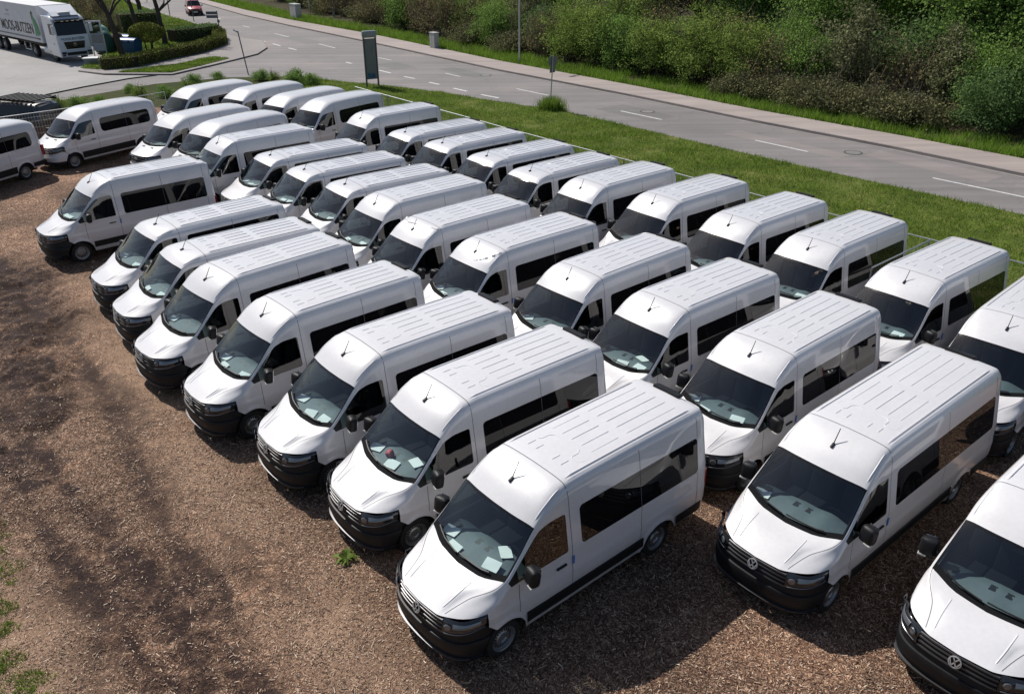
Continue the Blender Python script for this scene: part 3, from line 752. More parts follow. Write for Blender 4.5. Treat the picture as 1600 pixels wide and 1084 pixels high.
def build_van(kind, L, wheels, transit=False):
    end = L['L9'][-1][0] + .105
    root = empty('van')
    cnt = [8, 10, 14, 5, 4, 3, 16, 34, 3, 3]
    U = [0.0]; ST = [0]
    for k, c in enumerate(cnt):
        for j in range(c): U.append(k + (j + 1) / c)
        ST.append(len(U) - 1)
    U = np.array(U); X = np.arange(11)
    P = {n: np.stack([pchip(X, [p[i] for p in L[n]], U) for i in range(3)], -1) for n in LN}
    sub = [4, 2, 3, 3, 3, 2]
    v = [0.0]; RS = [0]
    for k, c in enumerate(sub):
        for j in range(c): v.append(k + (j + 1) / c)
        RS.append(len(v) - 1)
    v = np.array(v); nl = 18
    arch_r = .435
    rows_half = []
    G = []
    for ui in range(len(U)):
        ctrl = np.array([P[n][ui] for n in LN])
        upper = np.stack([pchip(np.arange(7), ctrl[:, i], v) for i in range(3)], -1)
        s, y3, z3 = ctrl[0]
        zb = .31 if s < wheels[1] else .42
        if s < wheels[0]: zb = float(np.interp(s, [.60, .66, .78], [.875, .835, .735]))
        for wc in wheels:
            d = abs(s - wc)
            if d < arch_r: zb = max(zb, .345 + math.sqrt(arch_r**2 - d * d) * .98)
        low = []
        for j in range(nl):
            w = j / nl
            z = zb + (z3 - zb) * w
            oy = np.interp(z, [.28, .45, .66, .70, .97, 1.03, max(z3, 1.05)], [-.035, .008, .014, .026, .028, .014, 0])
            for wc in wheels:
                d = math.hypot(s - wc, z - .345)
                oy += .028 * math.exp(-((d - arch_r) / .055) ** 2)
            low.append((s, y3 + oy, z))
        half = np.concatenate([np.array(low), upper])
        G.append(half)
    G = np.array(G)                                   # (nu, nh, 3)
    nu, nh = G.shape[:2]
    RS = [r + nl for r in RS]                         # row index of L3..L9
    mir = G[:, ::-1][:, 1:] * np.array([1, -1, 1])
    F = np.concatenate([G, mir], 1); nr = F.shape[1]
    V = np.stack([-F[..., 0], F[..., 1], F[..., 2]], -1).reshape(-1, 3)
    groups = {k: [] for k in ('body', 'ws', 'frit', 'cowl', 'dw0', 'dw1', 'dq0', 'dq1', 'sa0', 'sa1', 'sb0', 'sb1')}
    for ui in range(nu - 1):
        for r in range(nr - 1):
            f = (ui * nr + r, (ui + 1) * nr + r, (ui + 1) * nr + r + 1, ui * nr + r + 1)
            side = 0 if r < nh - 1 else 1
            rr = r if side == 0 else nr - 2 - r          # half-row interval index
            g = 'body'
            if ST[2] <= ui < ST[3] and rr >= RS[3]:
                g = 'ws'
                if ui < ST[2] + 2: g = 'cowl'
                elif rr == RS[3] or ui == ST[3] - 1: g = 'frit'
            elif RS[0] <= rr < RS[1]:
                if ST[2] <= ui < ST[5]:
                    g = 'dq%d' % side if ui < ST[2] + 4 else 'dw%d' % side
                elif ST[6] <= ui < ST[7]: g = 'sa%d' % side
                elif ST[7] <= ui < ST[8]: g = 'sb%d' % side
            groups[g].append(f)
    def sub_mesh(name, fl, mat, smooth=40, extra=None):
        used = sorted({i for f in fl for i in f}); mp = {a: b for b, a in enumerate(used)}
        vv = [tuple(V[i]) for i in used]; ff = [tuple(mp[i] for i in f) for f in fl]
        if extra:
            n0 = len(vv); vv += extra[0]; ff += [tuple(i + n0 for i in f) for f in extra[1]]
        return mesh_obj(name, vv, ff, mat, root, smooth)
    # rear wall
    ev = []; ef = []
    last = F[-1]
    for r in range(nr):
        q = last[r]; ev.append((-q[0], q[1], q[2]))
    for r in range(nr):
        q = last[r]; ev.append((-end, q[1] * .93, 1.4 + (q[2] - 1.4) * .97))
    for r in range(nr - 1):
        ef.append((r, r + 1, nr + r + 1, nr + r))
    for r in range(nh - 1):
        ef.append((nr + r, nr + r + 1, nr + nr - 2 - r, nr + nr - 1 - r))
    body = sub_mesh('body', groups['body'], M['white'], 38, (ev, ef))
    # cabin lining
    tv = []
    for p in V:
        c = Vector((p[0] if p[0] < -.5 else -.5, 0, 1.35)); d = (c - Vector(p))
        d.x = 0
        tv.append(Vector(p) + d.normalized() * .05)
    fl = [f for f in groups['body'] if V[f[0]][2] > .75 and V[f[0]][0] < -1.02]
    used = sorted({i for f in fl for i in f}); mp = {a: b for b, a in enumerate(used)}
    mesh_obj('cabin_lining', [tuple(tv[i]) for i in used], [tuple(mp[i] for i in f) for f in fl], M['trim'], root, 40)
    sub_mesh('windscreen', groups['ws'], M['glass'], 180)
    sub_mesh('windscreen_seal', groups['frit'], M['gloss_black'], 180)
    cw = sub_mesh('wiper_cowl', groups['cowl'], M['cowl'], 180)
    for sd in (0, 1):
        sub_mesh('door_window', groups['dw%d' % sd], M['door_glass'], 180)
        sub_mesh('mirror_base', groups['dq%d' % sd], M['plastic'], 180)
        sub_mesh('side_window', groups['sa%d' % sd], M['dark_glass'], 180)
        sub_mesh('side_window', groups['sb%d' % sd], M['dark_glass'], 180)
    # wipers
    for y0, y1 in ((.62, -.05), (-.12, -.75)):
        pts = []
        for t in np.linspace(0, 1, 6):
            y = y0 + (y1 - y0) * t
            row = pchip([0, .45, .8, .926], [L['L9'][2][0], L['L8'][2][0], L['L7'][2][0], L['L6'][2][0]], np.array([abs(y)]))[0]
            rz = pchip([0, .45, .8, .926], [L['L9'][2][2], L['L8'][2][2], L['L7'][2][2], L['L6'][2][2]], np.array([abs(y)]))[0]
            pts.append((-(row + .06 + .02 * t), y, rz + .085 + .02 * t))
        MB().tube(pts, .014, 5).build('wiper', M['plastic'], root)
    under = MB().box((-(end / 2), 0, .55), (end - .9, 1.56, .56)).build('underbody', M['molding'], root)
    MB().box((-.55, 0, .6), (.7, 1.5, .55)).build('engine_bay', M['molding'], root)
    # front end
    def ztop(q): return float(np.interp(q, [0, .06, .12, .3, .55, .60, .78, .9], [.752, .775, .80, .84, .885, .875, .735, .70]))
    def zr(base, fr, ins): return lambda t, q, y: (base + (ztop(q) - base) * fr, ins)
    bump_rows = [(.22, .10), (.26, .04), (.335, .012), (.35, .04), (.43, .045), (.445, .008), (.56, 0.0), (.640, .004), (.655, .012), (.662, .040), zr(.665, .10, .046), zr(.665, .90, .050), zr(.665, 1.0, .056), zr(.665, 1.02, .09)]
    if not transit:
        v_, f_ = fascia(FULL, bump_rows); v_ = clip_arch(v_, wheels[0])
        lv, lf = fascia(FULL[8:-8], [(.333, .008), (.338, -.004), (.346, -.004), (.352, .03)])
        MB().add(lv, lf).build('bumper_lip', M['bar'], root, 35)
        MB().add(v_, f_).build('bumper', M['plastic'], root, 35)
    else:
        v_, f_ = fascia(FULL, bump_rows[:6]); v_ = clip_arch(v_, wheels[0])
        MB().add(v_, f_).build('bumper', M['plastic'], root, 35)
        v_, f_ = fascia(FULL, bump_rows[5:]); v_ = clip_arch(v_, wheels[0])
        MB().add(v_, f_).build('bumper_cover', M['white'], root, 35)
    gw = .575
    gp = sym(plan_half(0, gw, 10))
    v_, f_ = fascia(gp, [(.745, .055), (.80, .06), (1.04, .078)])
    gr = MB().add(v_, f_).build('grille', M['plastic'], root, 35)
    zs = (.79, .865, .94, 1.0) if not transit else (.80, .90, 1.0)
    for zb_ in zs:
        v_, f_ = fascia(gp, [(zb_ - .018, .07), (zb_ - .012, .026 + (zb_ - .79) * .12), (zb_ + .012, .030 + (zb_ - .79) * .12), (zb_ + .02, .075)])
        MB().add(v_, f_).build('grille_bar', M['bar'] if not transit else M['chrome'], gr, 35)
    if not transit:
        em = MB()
        em.lathe([(.094, .0), (.094, -.016), (.080, -.018), (.078, -.004)], (0, 0, 0), 'x', 24)
        # forward is +x in van space, front of emblem looks to +x
        em.v = [(-a, b, c) for a, b, c in em.v]
        def stroke(p, q, w=.017):
            p = Vector((0, *p)); q = Vector((0, *q)); d = q - p; a = math.atan2(d.z, d.y)
            em.box((.012, (p.y + q.y) / 2, (p.z + q.z) / 2), (.012, d.length + w * .6, w), Matrix.Rotation(a, 3, 'X'))
        for sg in (-1, 1):
            stroke((sg * .036, .068), (0, .010)); stroke((sg * .074, .022), (sg * .036, -.066)); stroke((sg * .036, -.066), (0, -.004))
        e = em.build('emblem', M['emblem'], gr)
        e.location = (-.024, 0, .915); e.rotation_euler = (0, R(-14), 0)
        b_ = MB().disc(.082, 0, (0, 0, 0), 'x', 24).build('emblem_back', M['gloss_black'], gr); b_.location = (-.026, 0, .915); b_.rotation_euler = (0, R(-14), 0)
    else:
        for sg in (-1, 1):
            MB().box((-.70, sg * .33, 1.338), (.07, .18, .012), Matrix.Rotation(R(18), 3, 'Y'), .004).build('hood_vent', M['plastic'], root)
        em = MB(); em.lathe([(.06, 0), (.06, .02), (.0, .022)], (0, 0, 0), 'x', 20)
        em.v = [(a, b * 1.9, c * .8) for a, b, c in em.v]
        e = em.build('emblem', M['emblem'], gr); e.location = (-.02, 0, .94)
    for sg in (1, -1):
        hp = plan_half(gw + .01, .985, 12) + [(.52, 1.0), (.585, 1.008), (.625, 1.010)]
        hp = [(s, sg * y) for s, y in hp]
        def rw(q, ins0, ins1):
            def fn(t, S_, Y_):
                lo = ztop(S_) + .004; hi = float(np.interp(S_, [.05, .2, .66], [1.048, 1.058, 1.080]))
                return lo + (hi - lo) * q, ins0 + (ins1 - ins0) * t
            return fn
        v_, f_ = fascia(hp, [rw(0, .05, .035), rw(.05, .022, .014), rw(.35, .022, .010), rw(.7, .050, .018), rw(.95, .085, .028), rw(1.0, .108, .045)])
        m6 = 6; n6 = len(hp)
        v_ = [(x - (.085 * (k % m6) / 5 - .05) * max(0, (k // m6) - (n6 - 6)) / 5, y, z) for k, (x, y, z) in enumerate(v_)]
        hl = MB().add(v_, f_).build('headlight', M['lamp'], root, 50)
        v_, f_ = fascia(hp[1:-1], [rw(.08, .010, .004), rw(.10, .004, .0), rw(.145, .004, .0), rw(.165, .012, .006)])
        MB().add(v_, f_).build('light_strip', M['reflector'], hl, 50)
        v_, f_ = fascia(hp[5:-2], [rw(.50, .020, .006), rw(.54, .012, -.002), rw(.80, .036, .006), rw(.84, .05, .014)])
        MB().add(v_, f_).build('reflector_bowl', M['reflector'], hl, 50)
        for yy, zz, rad in ((.675, .94, .062),):
            ss = float(pchip(PY, PS, np.array([yy]))[0])
            d = MB().lathe([(rad, -.004), (rad * .8, .012), (0, .004)], (0, 0, 0), 'x', 16).build('reflector', M['reflector'], hl, 60)
            d.location = (-ss - .022, sg * yy, zz); d.rotation_euler = (0, 0, sg * R(32 if yy < .8 else 48))
    # wheels
    for wi, wc in enumerate(wheels):
        for sg in (1, -1):
            c = (-wc, sg * .985, .345)
            t = MB().lathe([(.225, -.20), (.30, -.225), (.335, -.21), (.345, -.18), (.345, -.05), (.335, -.02), (.30, -.004), (.235, -.012), (.225, -.03)], (0, 0, 0), 'y', 36)
            t.v = [(a, b * sg, c_) for a, b, c_ in t.v]
            tyre = t.build('wheel', M['rubber'], root, 40); tyre.location = c
            rm = MB(); n = 40
            prof = [(.232, -.012), (.215, -.02), (.205, -.055), (.185, -.06), (.130, -.045), (.115, -.03), (.075, -.028), (.06, -.05), (.0, -.05)]
            rv = []; rf = []
            for r_, h_ in prof:
                for k in range(n):
                    a = 2 * math.pi * k / n; rv.append((r_ * math.cos(a), h_ * sg, r_ * math.sin(a)))
            for i in range(len(prof) - 1):
                for k in range(n):
                    if i == 3 and k % 2 == 0: continue
                    k2 = (k + 1) % n
                    rf.append((i * n + k, i * n + k2, (i + 1) * n + k2, (i + 1) * n + k))
            rim = rm.add(rv, rf).build('rim', M['rim'], tyre, 30)
            MB().disc(.228, -.09 * sg, (0, 0, 0), 'y', 24).build('dark_rim_backing', M['molding'], tyre)  # black backing disc: shade of the hollow wheel behind the rim slots, as colour
    # side cladding
    for sg in (1, -1):
        for a, b, z0, z1 in ((wheels[0] + .44, wheels[1] - .44, .44 if not transit else .40, .655 if not transit else .70), (wheels[1] + .45, end - .12, .46, .66)):
            n = 10; vv = []; ff = []
            for i in range(n + 1):
                s = a + (b - a) * i / n
                ye = 1.0 if s < end - .3 else 1.0 - .10 * ((s - end + .3) / .3) ** 2
                for z, yo in ((z0, .0), (z0 + .015, .034), (z1 - .015, .040), (z1, .0)):
                    vv.append((-s, sg * (ye + yo), z))
            for i in range(n):
                for j in range(3): ff.append((i * 4 + j, i * 4 + j + 1, (i + 1) * 4 + j + 1, (i + 1) * 4 + j))
            MB().add(vv, ff).build('side_molding', M['molding'], root, 30)
        # mirror
        mc = Vector((-1.40, sg * 1.165, 1.52))
        if transit: mc = Vector((-1.34, sg * 1.17, 1.46))
        mr = MB().box((0, 0, 0), (.18, .26, .30), None, .07).build('mirror', M['plastic'], root, 60)
        mr.location = mc; mr.rotation_euler = (0, R(-8), sg * R(-12))
        MB().box((-.087, 0, .01), (.006, .17, .28)).build('mirror_glass', M['chrome'], mr)
        MB().box((.03, sg * .06, -.15), (.10, .13, .035), None, .012).build('indicator', M['amber'], mr)
        MB().tube([(.02, -sg * .20, -.10), (.02, -sg * .06, -.08)], .035, 8).build('mirror_arm', M['plastic'], mr)
        MB().box((-2.16, sg * 1.03, 1.16), (.22, .035, .035), None, .012).build('door_handle', M['plastic'], root)
        MB().box((-2.85, sg * 1.03, 1.16), (.05, .03, .17), None, .012).build('door_handle', M['plastic'], root) if sg < 0 else None
        MB().box((-2.43, sg * 1.024, 1.16), (.045, .008, .16)).build('door_tape', M['blue_tape'], root) if sg > 0 and not transit else None
        # tail light
        MB().box((-(end - .05), sg * .90, 1.08), (.15, .14, .46), None, .03).build('tail_light', M['red_lamp'], root)
        # panel gaps, slim dark slots following the side
        for s in (1.28, 2.44, 4.06 + (.4 if kind == 'long' else 0), end - .30):
            gm = MB(); pts = []
            k = int(np.argmin(np.abs(G[:, RS[0], 0] - s)))
            for r in range(3, RS[3] if s > 2 else RS[0]):
                p0 = G[k, r]
                pts.append((-(p0[0]), sg * (p0[1] + .0015), p0[2]))
            for q in range(len(pts) - 1):
                a, b = Vector(pts[q]), Vector(pts[q + 1])
                h = Vector((.006, 0, 0))
                gm.add([a - h, a + h, b + h, b - h], [(0, 1, 2, 3)])
            gm.build('panel_gap', M['gap'], root)
    # bonnet shut line and rounded glass corners
    for sg in (1, -1):
        gm = MB(); pts = []
        for k in range(1, ST[2] + 1):
            t = k / ST[2]; rrow = RS[3] + .35 + (RS[4] - RS[3] - 1.2) * (1 - t) ** .7
            r0_ = int(rrow); fr_ = rrow - r0_
            q = G[k, r0_] * (1 - fr_) + G[k, r0_ + 1] * fr_
            pts.append(Vector((-q[0], sg * q[1], q[2] + .0025)))
        for a, b in zip(pts[:-1], pts[1:]):
            n_ = Vector((-(b - a).y, (b - a).x, 0)).normalized() * .0045
            gm.add([a - n_, a + n_, b + n_, b - n_], [(0, 1, 2, 3)])
        gm.build('bonnet_gap', M['gap'], root)
        z0, z1 = L['L3'][7][2], L['L4'][7][2]
        y0_, y1_ = L['L3'][7][1], L['L4'][7][1]
        sa, sb, sm = L['L3'][6][0], L['L3'][8][0], L['L3'][5][0]
        rad = .075 if not transit else .17
        for s0, zz, ds, dzz in ((sa, z0, 1, 1), (sa, z1, 1, -1), (sb, z0, -1, 1), (sb, z1, -1, -1), (sm, z0, -1, 1), (sm, z1, -1, -1)):
            rd = rad if s0 != sm else .05
            poly = [(s0 - ds * .004, zz - dzz * .004)]
            for a in np.linspace(0, math.pi / 2, 7): poly.append((s0 + ds * rd * (1 - math.cos(a)), zz + dzz * rd * (1 - math.sin(a))))
            vv = [(-a, sg * (y0_ + (y1_ - y0_) * (b - z0) / (z1 - z0) + .0025), b) for a, b in poly]
            mesh_obj('window_corner', vv, [(0, k, k + 1) for k in range(1, 7)], M['white'], root)
    if not transit:
        k = ST[5] + 1                       # seam where the roof panel starts
        ring = [Vector((-q[0], q[1], q[2] + .0025)) for q in G[k, RS[3]:]] + [Vector((-q[0], -q[1], q[2] + .0025)) for q in G[k, RS[3]:-1][::-1]]
        gm = MB(); h = Vector((.007, 0, .001))
        for a, b in zip(ring[:-1], ring[1:]): gm.add([a - h, a + h, b + h, b - h], [(0, 1, 2, 3)])
        gm.build('roof_seam', M['gap'], root)
        for sg in (1, -1):
            pth = [(-q[0], sg * q[1], q[2] - .005) for q in G[ST[3] + 1:ST[5] + 1, RS[4] - 1]]
            MB().tube(pth, [.003] + [.013] * (len(pth) - 2) + [.003], 8, False).build('roof_fold', M['white'], root, 180)
            pth = [(-q[0], sg * q[1], q[2] - .006) for q in G[2:ST[2] - 1, RS[5]]]
            MB().tube(pth, [.003] + [.013] * (len(pth) - 2) + [.003], 8, False).build('bonnet_crease', M['white'], root, 180)
    # rear doors, bumper, lamp on the roof edge
    MB().box((-(end - .02), 0, .50), (.12, 1.86, .26), None, .05).build('rear_bumper', M['plastic'], root, 50)
    for sg in (1, -1):
        MB().box((-(end + .002), sg * .40, 1.70), (.012, .62, .58), None, .004).build('rear_window', M['dark_glass'], root)
    top = L['L9'][8][2]
    if not transit:
        MB().box((-(L['L9'][9][0] + .02), 0, top - .005), (.17, .60, .06), Matrix.Rotation(R(-12), 3, 'Y'), .02).build('brake_light', M['plastic'], root)
    # roof pressings
    if not transit:
        rb = MB()
        z_st = lambda s: np.interp(s, [2.64, 4.1, 5.64], [0, .01, .005])
        s7 = L['L9'][6][2]
        zl = [L[n][6][2] for n in ('L9', 'L8', 'L7', 'L6')]
        def rz(s, y): return float(np.interp(abs(y), [0, .4, .72, .8], zl) + z_st(s))
        def ridge(path, w=.016, h=.010):
            vv = []; ff = []
            for i, (s, y) in enumerate(path):
                a = path[max(i - 1, 0)]; b = path[min(i + 1, len(path) - 1)]
                t = Vector((b[0] - a[0], b[1] - a[1])).normalized(); nx, ny = -t.y, t.x
                hh_ = h if 0 < i < len(path) - 1 else .001
                for o_, z_ in ((-w, -.004), (-w * .35, hh_), (w * .35, hh_), (w, -.004)):
                    S_, Y_ = s + nx * o_, y + ny * o_
                    vv.append((-S_, Y_, rz(S_, Y_) + z_))
            for i in range(len(path) - 1):
                for j in range(3): ff.append((i * 4 + j, i * 4 + j + 1, (i + 1) * 4 + j + 1, (i + 1) * 4 + j))
            rb.add(vv, ff)
        ext = .85 if kind == 'long' else 0
        def line(a, b, y, **k): ridge([(a + (b - a) * t, y) for t in (0, .04, .35, .65, .96, 1)], **k)
        for y in (-.47, -.235, 0, .235, .47):
            line(4.15 + ext * .5, 5.48 + ext, y); line(3.30, 3.98 + ext * .45, y)
            if abs(y) > .1: line(2.68, 2.86, y * .85)
        for sg in (-1, 1):
            line(2.52, 5.62 + ext, sg * .672, w=.018, h=.026)
            line(2.52, 5.62 + ext, sg * .735, w=.012, h=.010)
            loop = [(3.22, .12), (3.22, .2), (3.20, .30), (3.12, .36), (2.98, .36), (2.94, .40), (2.94, .50), (3.0, .56), (3.16, .57), (3.22, .57)]
            ridge([(s, sg * y) for s, y in loop], w=.018, h=.009)
        rb.build('roof_rib', M['white'], root, 20)
        # antenna
        an = 1.97 if kind != 'low' else 2.08
        az = 2.385 if kind != 'low' else 2.30
        a_ = MB().box((-an, 0, az + .03), (.11, .048, .045), Matrix.Rotation(R(25 if kind != 'low' else 8), 3, 'Y'), .018).build('antenna', M['plastic'], root, 40)
        MB().tube([(-an - .02, 0, az + .04), (-an - .17, 0, az + .30)], [.010, .007], 5).build('antenna_whip', M['plastic'], a_)
    # cabin
    dz = 1.235
    prof = [(.92, dz - .02), (1.05, dz + .05), (1.25, dz + .07), (1.42, dz + .10), (1.58, dz + .09), (1.66, dz + .03), (1.70, dz - .15), (1.66, dz - .45), (1.2, dz - .5)]
    ys = np.linspace(-.90, .90, 19); vv = []; ff = []
    for y in ys:
        hump = .075 * math.exp(-((y - .42) / .22) ** 2) + .04 * math.exp(-((y + .05) / .25) ** 2)
        edge = -.04 * max(0, abs(y) - .7) / .2
        for k, (s, z) in enumerate(prof):
            fwd = .16 * (abs(y) / .9) ** 2 if k < 3 else 0
            vv.append((-(s + fwd * .9), y, z + (hump if 2 <= k <= 5 else 0) + edge))
    m_ = len(prof)
    for i in range(len(ys) - 1):
        for j in range(m_ - 1): ff.append((i * m_ + j, i * m_ + j + 1, (i + 1) * m_ + j + 1, (i + 1) * m_ + j))
    da = MB().add(vv, ff).build('dashboard', M['dash'], root, 60)
    for y in (-.14, .10, -.72):
        MB().box((-1.40, y, dz + .125), (.12, .10, .02), Matrix.Rotation(R(8), 3, 'Y')).build('air_vent', M['vent'], da)
    MB().disc(.05, dz + .075, (-1.24, .74, 0), 'z', 14).build('speaker_cover', M['vent'], da)
    ring = [(math.cos(t) * .19, math.sin(t) * .19) for t in np.linspace(0, 2 * math.pi, 21)]
    stw = MB().tube([(-1.80 + b * .5, .42 + a, dz + .03 + b * .86) for a, b in ring], .016, 6, False)
    stw.box((-1.80, .42, dz + .03), (.03, .36, .06), Matrix.Rotation(R(30), 3, 'Y')); stw.build('steering_wheel', M['vent'], root)
    for y, w in ((.44, .50), (-.22, .46), (-.66, .42)):
        st = MB().box((-2.08, y, .98), (.52, w, .16), None, .05)
        st.box((-2.36, y, 1.36), (.14, w * .94, .70), Matrix.Rotation(R(-10), 3, 'Y'), .05)
        st.box((-2.45, y, 1.80), (.10, w * .52, .20), Matrix.Rotation(R(-8), 3, 'Y'), .04)
        st.build('seat', M['seat'], root, 60)
    MB().box((-1.66, -.02, 2.02 if not transit else 1.97), (.03, .24, .09), None, .02).build('rear_view_mirror', M['plastic'], root)
    return root

protoH = build_van('high', CRAFT, (.98, 4.62))
protoS = build_van('low', CRAFT_S, (.98, 4.62))
protoL = build_van('long', CRAFT_L, (.98, 5.47))
protoT = build_van('transit', TRANS, (1.02, 4.77), True)
used = set()
VANROOT = {}
def place_van(key, kind, x, y, deg, label, group):
    p = {'H': protoH, 'S': protoS, 'L': protoL, 'T': protoT}[kind]
    if kind in used: o = copy_tree(p)
    else:
        kids_cache = KIDS.setdefault(p.name, kids(p))
        for k in kids_cache: KIDS.setdefault(k.name, kids(k))
        used.add(kind); o = p
    o.location = (x, y, 0); o.rotation_euler = (0, 0, R(deg))
    tag(o, label, 'van', group)
    steer = random.choice((0, 0, 0, random.uniform(-9, 9), random.uniform(-4, 4)))
    for c in (KIDS.get(o.name) or kids(o)):
        if c.name.startswith('wheel') and c.location.x > -2: c.rotation_euler = (0, random.uniform(0, 6), R(steer))
        elif c.name.startswith('wheel'): c.rotation_euler = (0, random.uniform(0, 6), 0)
    VANROOT[key] = o
    return o
FR, MR, BR, TR = 'white vans in the front row', 'white vans in the middle row', 'white vans in the back row', 'white rounded vans parked at the far left'
VANS = [
('A','H',-1.52,9.63,-139.5,'nearest white high-roof van, bottom centre, first in the front row',FR),
('B','H',-3.16,12.16,-140.5,'second white van of the front row, with a red bag on its dashboard',FR),
('C','H',-5.02,14.00,-140.1,'third white van from the near end of the front row',FR),
('D','H',-7.19,15.89,-138.2,'fourth white van from the near end of the front row, front wheel showing',FR),
('E','H',-9.12,17.97,-135.2,'fifth white van from the near end of the front row',FR),
('F','S',-10.75,20.39,-140.2,'sixth van of the front row, low roof, beside the fifth high-roof one',FR),
('G','S',-12.27,22.50,-137.9,'low-roof white van, seventh from the near end of the front row',FR),
('H','H',-16.07,26.79,-137.3,'white high-roof van standing apart at the far left end of the front row',FR),
('P','H',6.34,8.51,-139.3,'white van cut off by the bottom right corner',MR),
('Q','L',3.97,10.58,-140.1,'long white van right of the nearest van, in front of the middle row',MR),
('R','H',3.41,13.88,-139.4,'white van directly behind the long van, third in the middle row',MR),
('S','H',1.64,16.17,-140.9,'fourth van of the middle row, three paper sheets behind its windscreen',MR),
('T','H',-.10,17.99,-138.8,'fifth white van from the right in the middle row',MR),
('U','H',-2.50,19.98,-139.9,'white van with crumpled film at the driver side of its roof front',MR),
('V','H',-4.38,21.80,-139.1,'white van with a roll of film across its roof front',MR),
('W','H',-5.87,24.28,-140.0,'last high-roof van before the low-roof ones in the middle row',MR),
('X','S',-7.41,26.80,-142.6,'nearest of the three low-roof vans in the middle row',MR),
('Y','S',-9.23,28.71,-142.0,'middle one of the three low-roof vans in the middle row',MR),
('Z','S',-11.01,30.80,-141.7,'farthest of the three low-roof vans in the middle row',MR),
('AA','H',-13.43,32.42,-139.2,'high-roof van at the far end of the middle row beside the rounded vans',MR),
('3a','H',9.41,15.00,-137.3,'white van cut off by the right picture edge in the back row',BR),
('3b','H',8.18,17.77,-141.7,'rightmost fully visible van of the back row, beside a fence panel',BR),
('3c','H',6.56,20.09,-140.5,'third white van from the right in the back row, before the fence panel',BR),
('3d','H',4.84,22.11,-141.3,'fourth white van from the right in the back row',BR),
('3e','H',2.93,24.23,-141.0,'fifth white van from the right in the back row',BR),
('3f','H',.79,25.94,-140.5,'sixth van from the right in the back row, last high roof before low roofs',BR),
('3g','S',-.93,28.33,-140.5,'nearest of the four low-roof vans in the back row',BR),
('3h','S',-2.58,30.53,-141.4,'second nearest of the four low-roof vans in the back row',BR),
('3i','S',-4.42,32.63,-140.1,'third nearest of the four low-roof vans in the back row',BR),
('3j','S',-6.18,34.62,-140.8,'farthest of the four low-roof vans in the back row',BR),
('3k','H',-8.36,37.07,-139.1,'high-roof ribbed van between the low-roof vans and the rounded vans of the back row',BR),
('Tc','T',-14.58,35.27,-124.7,'rounded white van next to the far high-roof van of the middle row',TR),
('Td','T',-16.87,37.00,-126.6,'rounded white van with its grille showing above the lone high-roof van',TR),
('3l','T',-10.91,40.43,-126.9,'rounded white van with a long black side window, nearest the sign pylon',TR),
('3m','T',-12.98,41.69,-125.5,'second rounded white van left of the sign pylon',TR),
('3n','T',-15.49,43.37,-123.3,'third rounded white van left of the sign pylon',TR),
('3o','T',-18.54,43.91,-124.8,'fourth rounded white van left of the sign pylon, beside the shrubs',TR),
('T1','T',-21.98,38.56,-121.6,'rounded white van standing side-on at the far left',TR),
('T2','T',-24.5,32.89,-110.0,'rounded white van cut off by the left picture edge, rear wheel showing',TR),
]
for a in VANS: place_van(*a)

# papers and other things on the dashboards (they lie loose: things of their own)
NAMES = {'A': 'nearest van', 'B': 'second front-row van', 'C': 'third front-row van', 'D': 'fourth front-row van', 'E': 'fifth front-row van', 'F': 'sixth front-row van', 'G': 'seventh front-row van', 'H': 'lone far left front-row van', 'Q': 'long van', 'R': 'van behind the long one', 'S': 'fourth middle-row van', 'T': 'fifth middle-row van', 'U': 'van with crumpled film', 'W': 'last high-roof middle-row van', 'X': 'nearest low-roof middle-row van', 'Y': 'middle low-roof middle-row van', 'Z': 'farthest low-roof middle-row van', '3b': 'rightmost full back-row van', '3c': 'third back-row van', '3g': 'nearest low-roof back-row van', '3f': 'sixth back-row van', '3h': 'second low-roof back-row van'}
SPOT = {'pillar': ((1.26, -.70), 22, 'passenger end of'), 'left': ((1.06, -.36), -12, 'passenger side of'), 'mid': ((1.10, .02), 18, 'middle of'), 'right': ((1.14, .48), 8, 'driver side of'), 'wheel': ((1.48, .34), -20, 'instrument hood of')}
PAPERS = {'A': ('pillar', 'left', 'right', 'wheel'), 'B': ('pillar', 'mid', 'wheel'), 'C': ('pillar', 'mid', 'right'), 'D': ('pillar', 'left', 'right'), 'E': ('pillar',), 'F': ('left', 'right'), 'G': ('pillar', 'right'), 'H': ('left', 'mid'), 'Q': ('pillar',), 'R': ('pillar', 'left', 'right'), 'S': ('mid', 'right', 'wheel'), 'T': ('pillar', 'right'), 'U': ('pillar', 'left', 'right'), 'W': ('left', 'right'), 'X': ('left', 'right'), 'Y': ('mid', 'right'), 'Z': ('mid', 'right', 'pillar'), '3b': ('right',), '3c': ('right',), '3g': ('pillar', 'right'), '3f': ('pillar',), '3h': ('pillar',)}
pm = None
def dash_z(s, y):
    hump = (.075 * math.exp(-((y - .42) / .22) ** 2) + .04 * math.exp(-((y + .05) / .25) ** 2))
    k = np.interp(s, [.92, 1.05, 1.25, 1.42, 1.52], [0, .0, 1, 1, 1])
    return float(np.interp(s, [.92, 1.05, 1.25, 1.42, 1.58, 1.66], [1.215, 1.285, 1.305, 1.335, 1.325, 1.265])) + hump * k
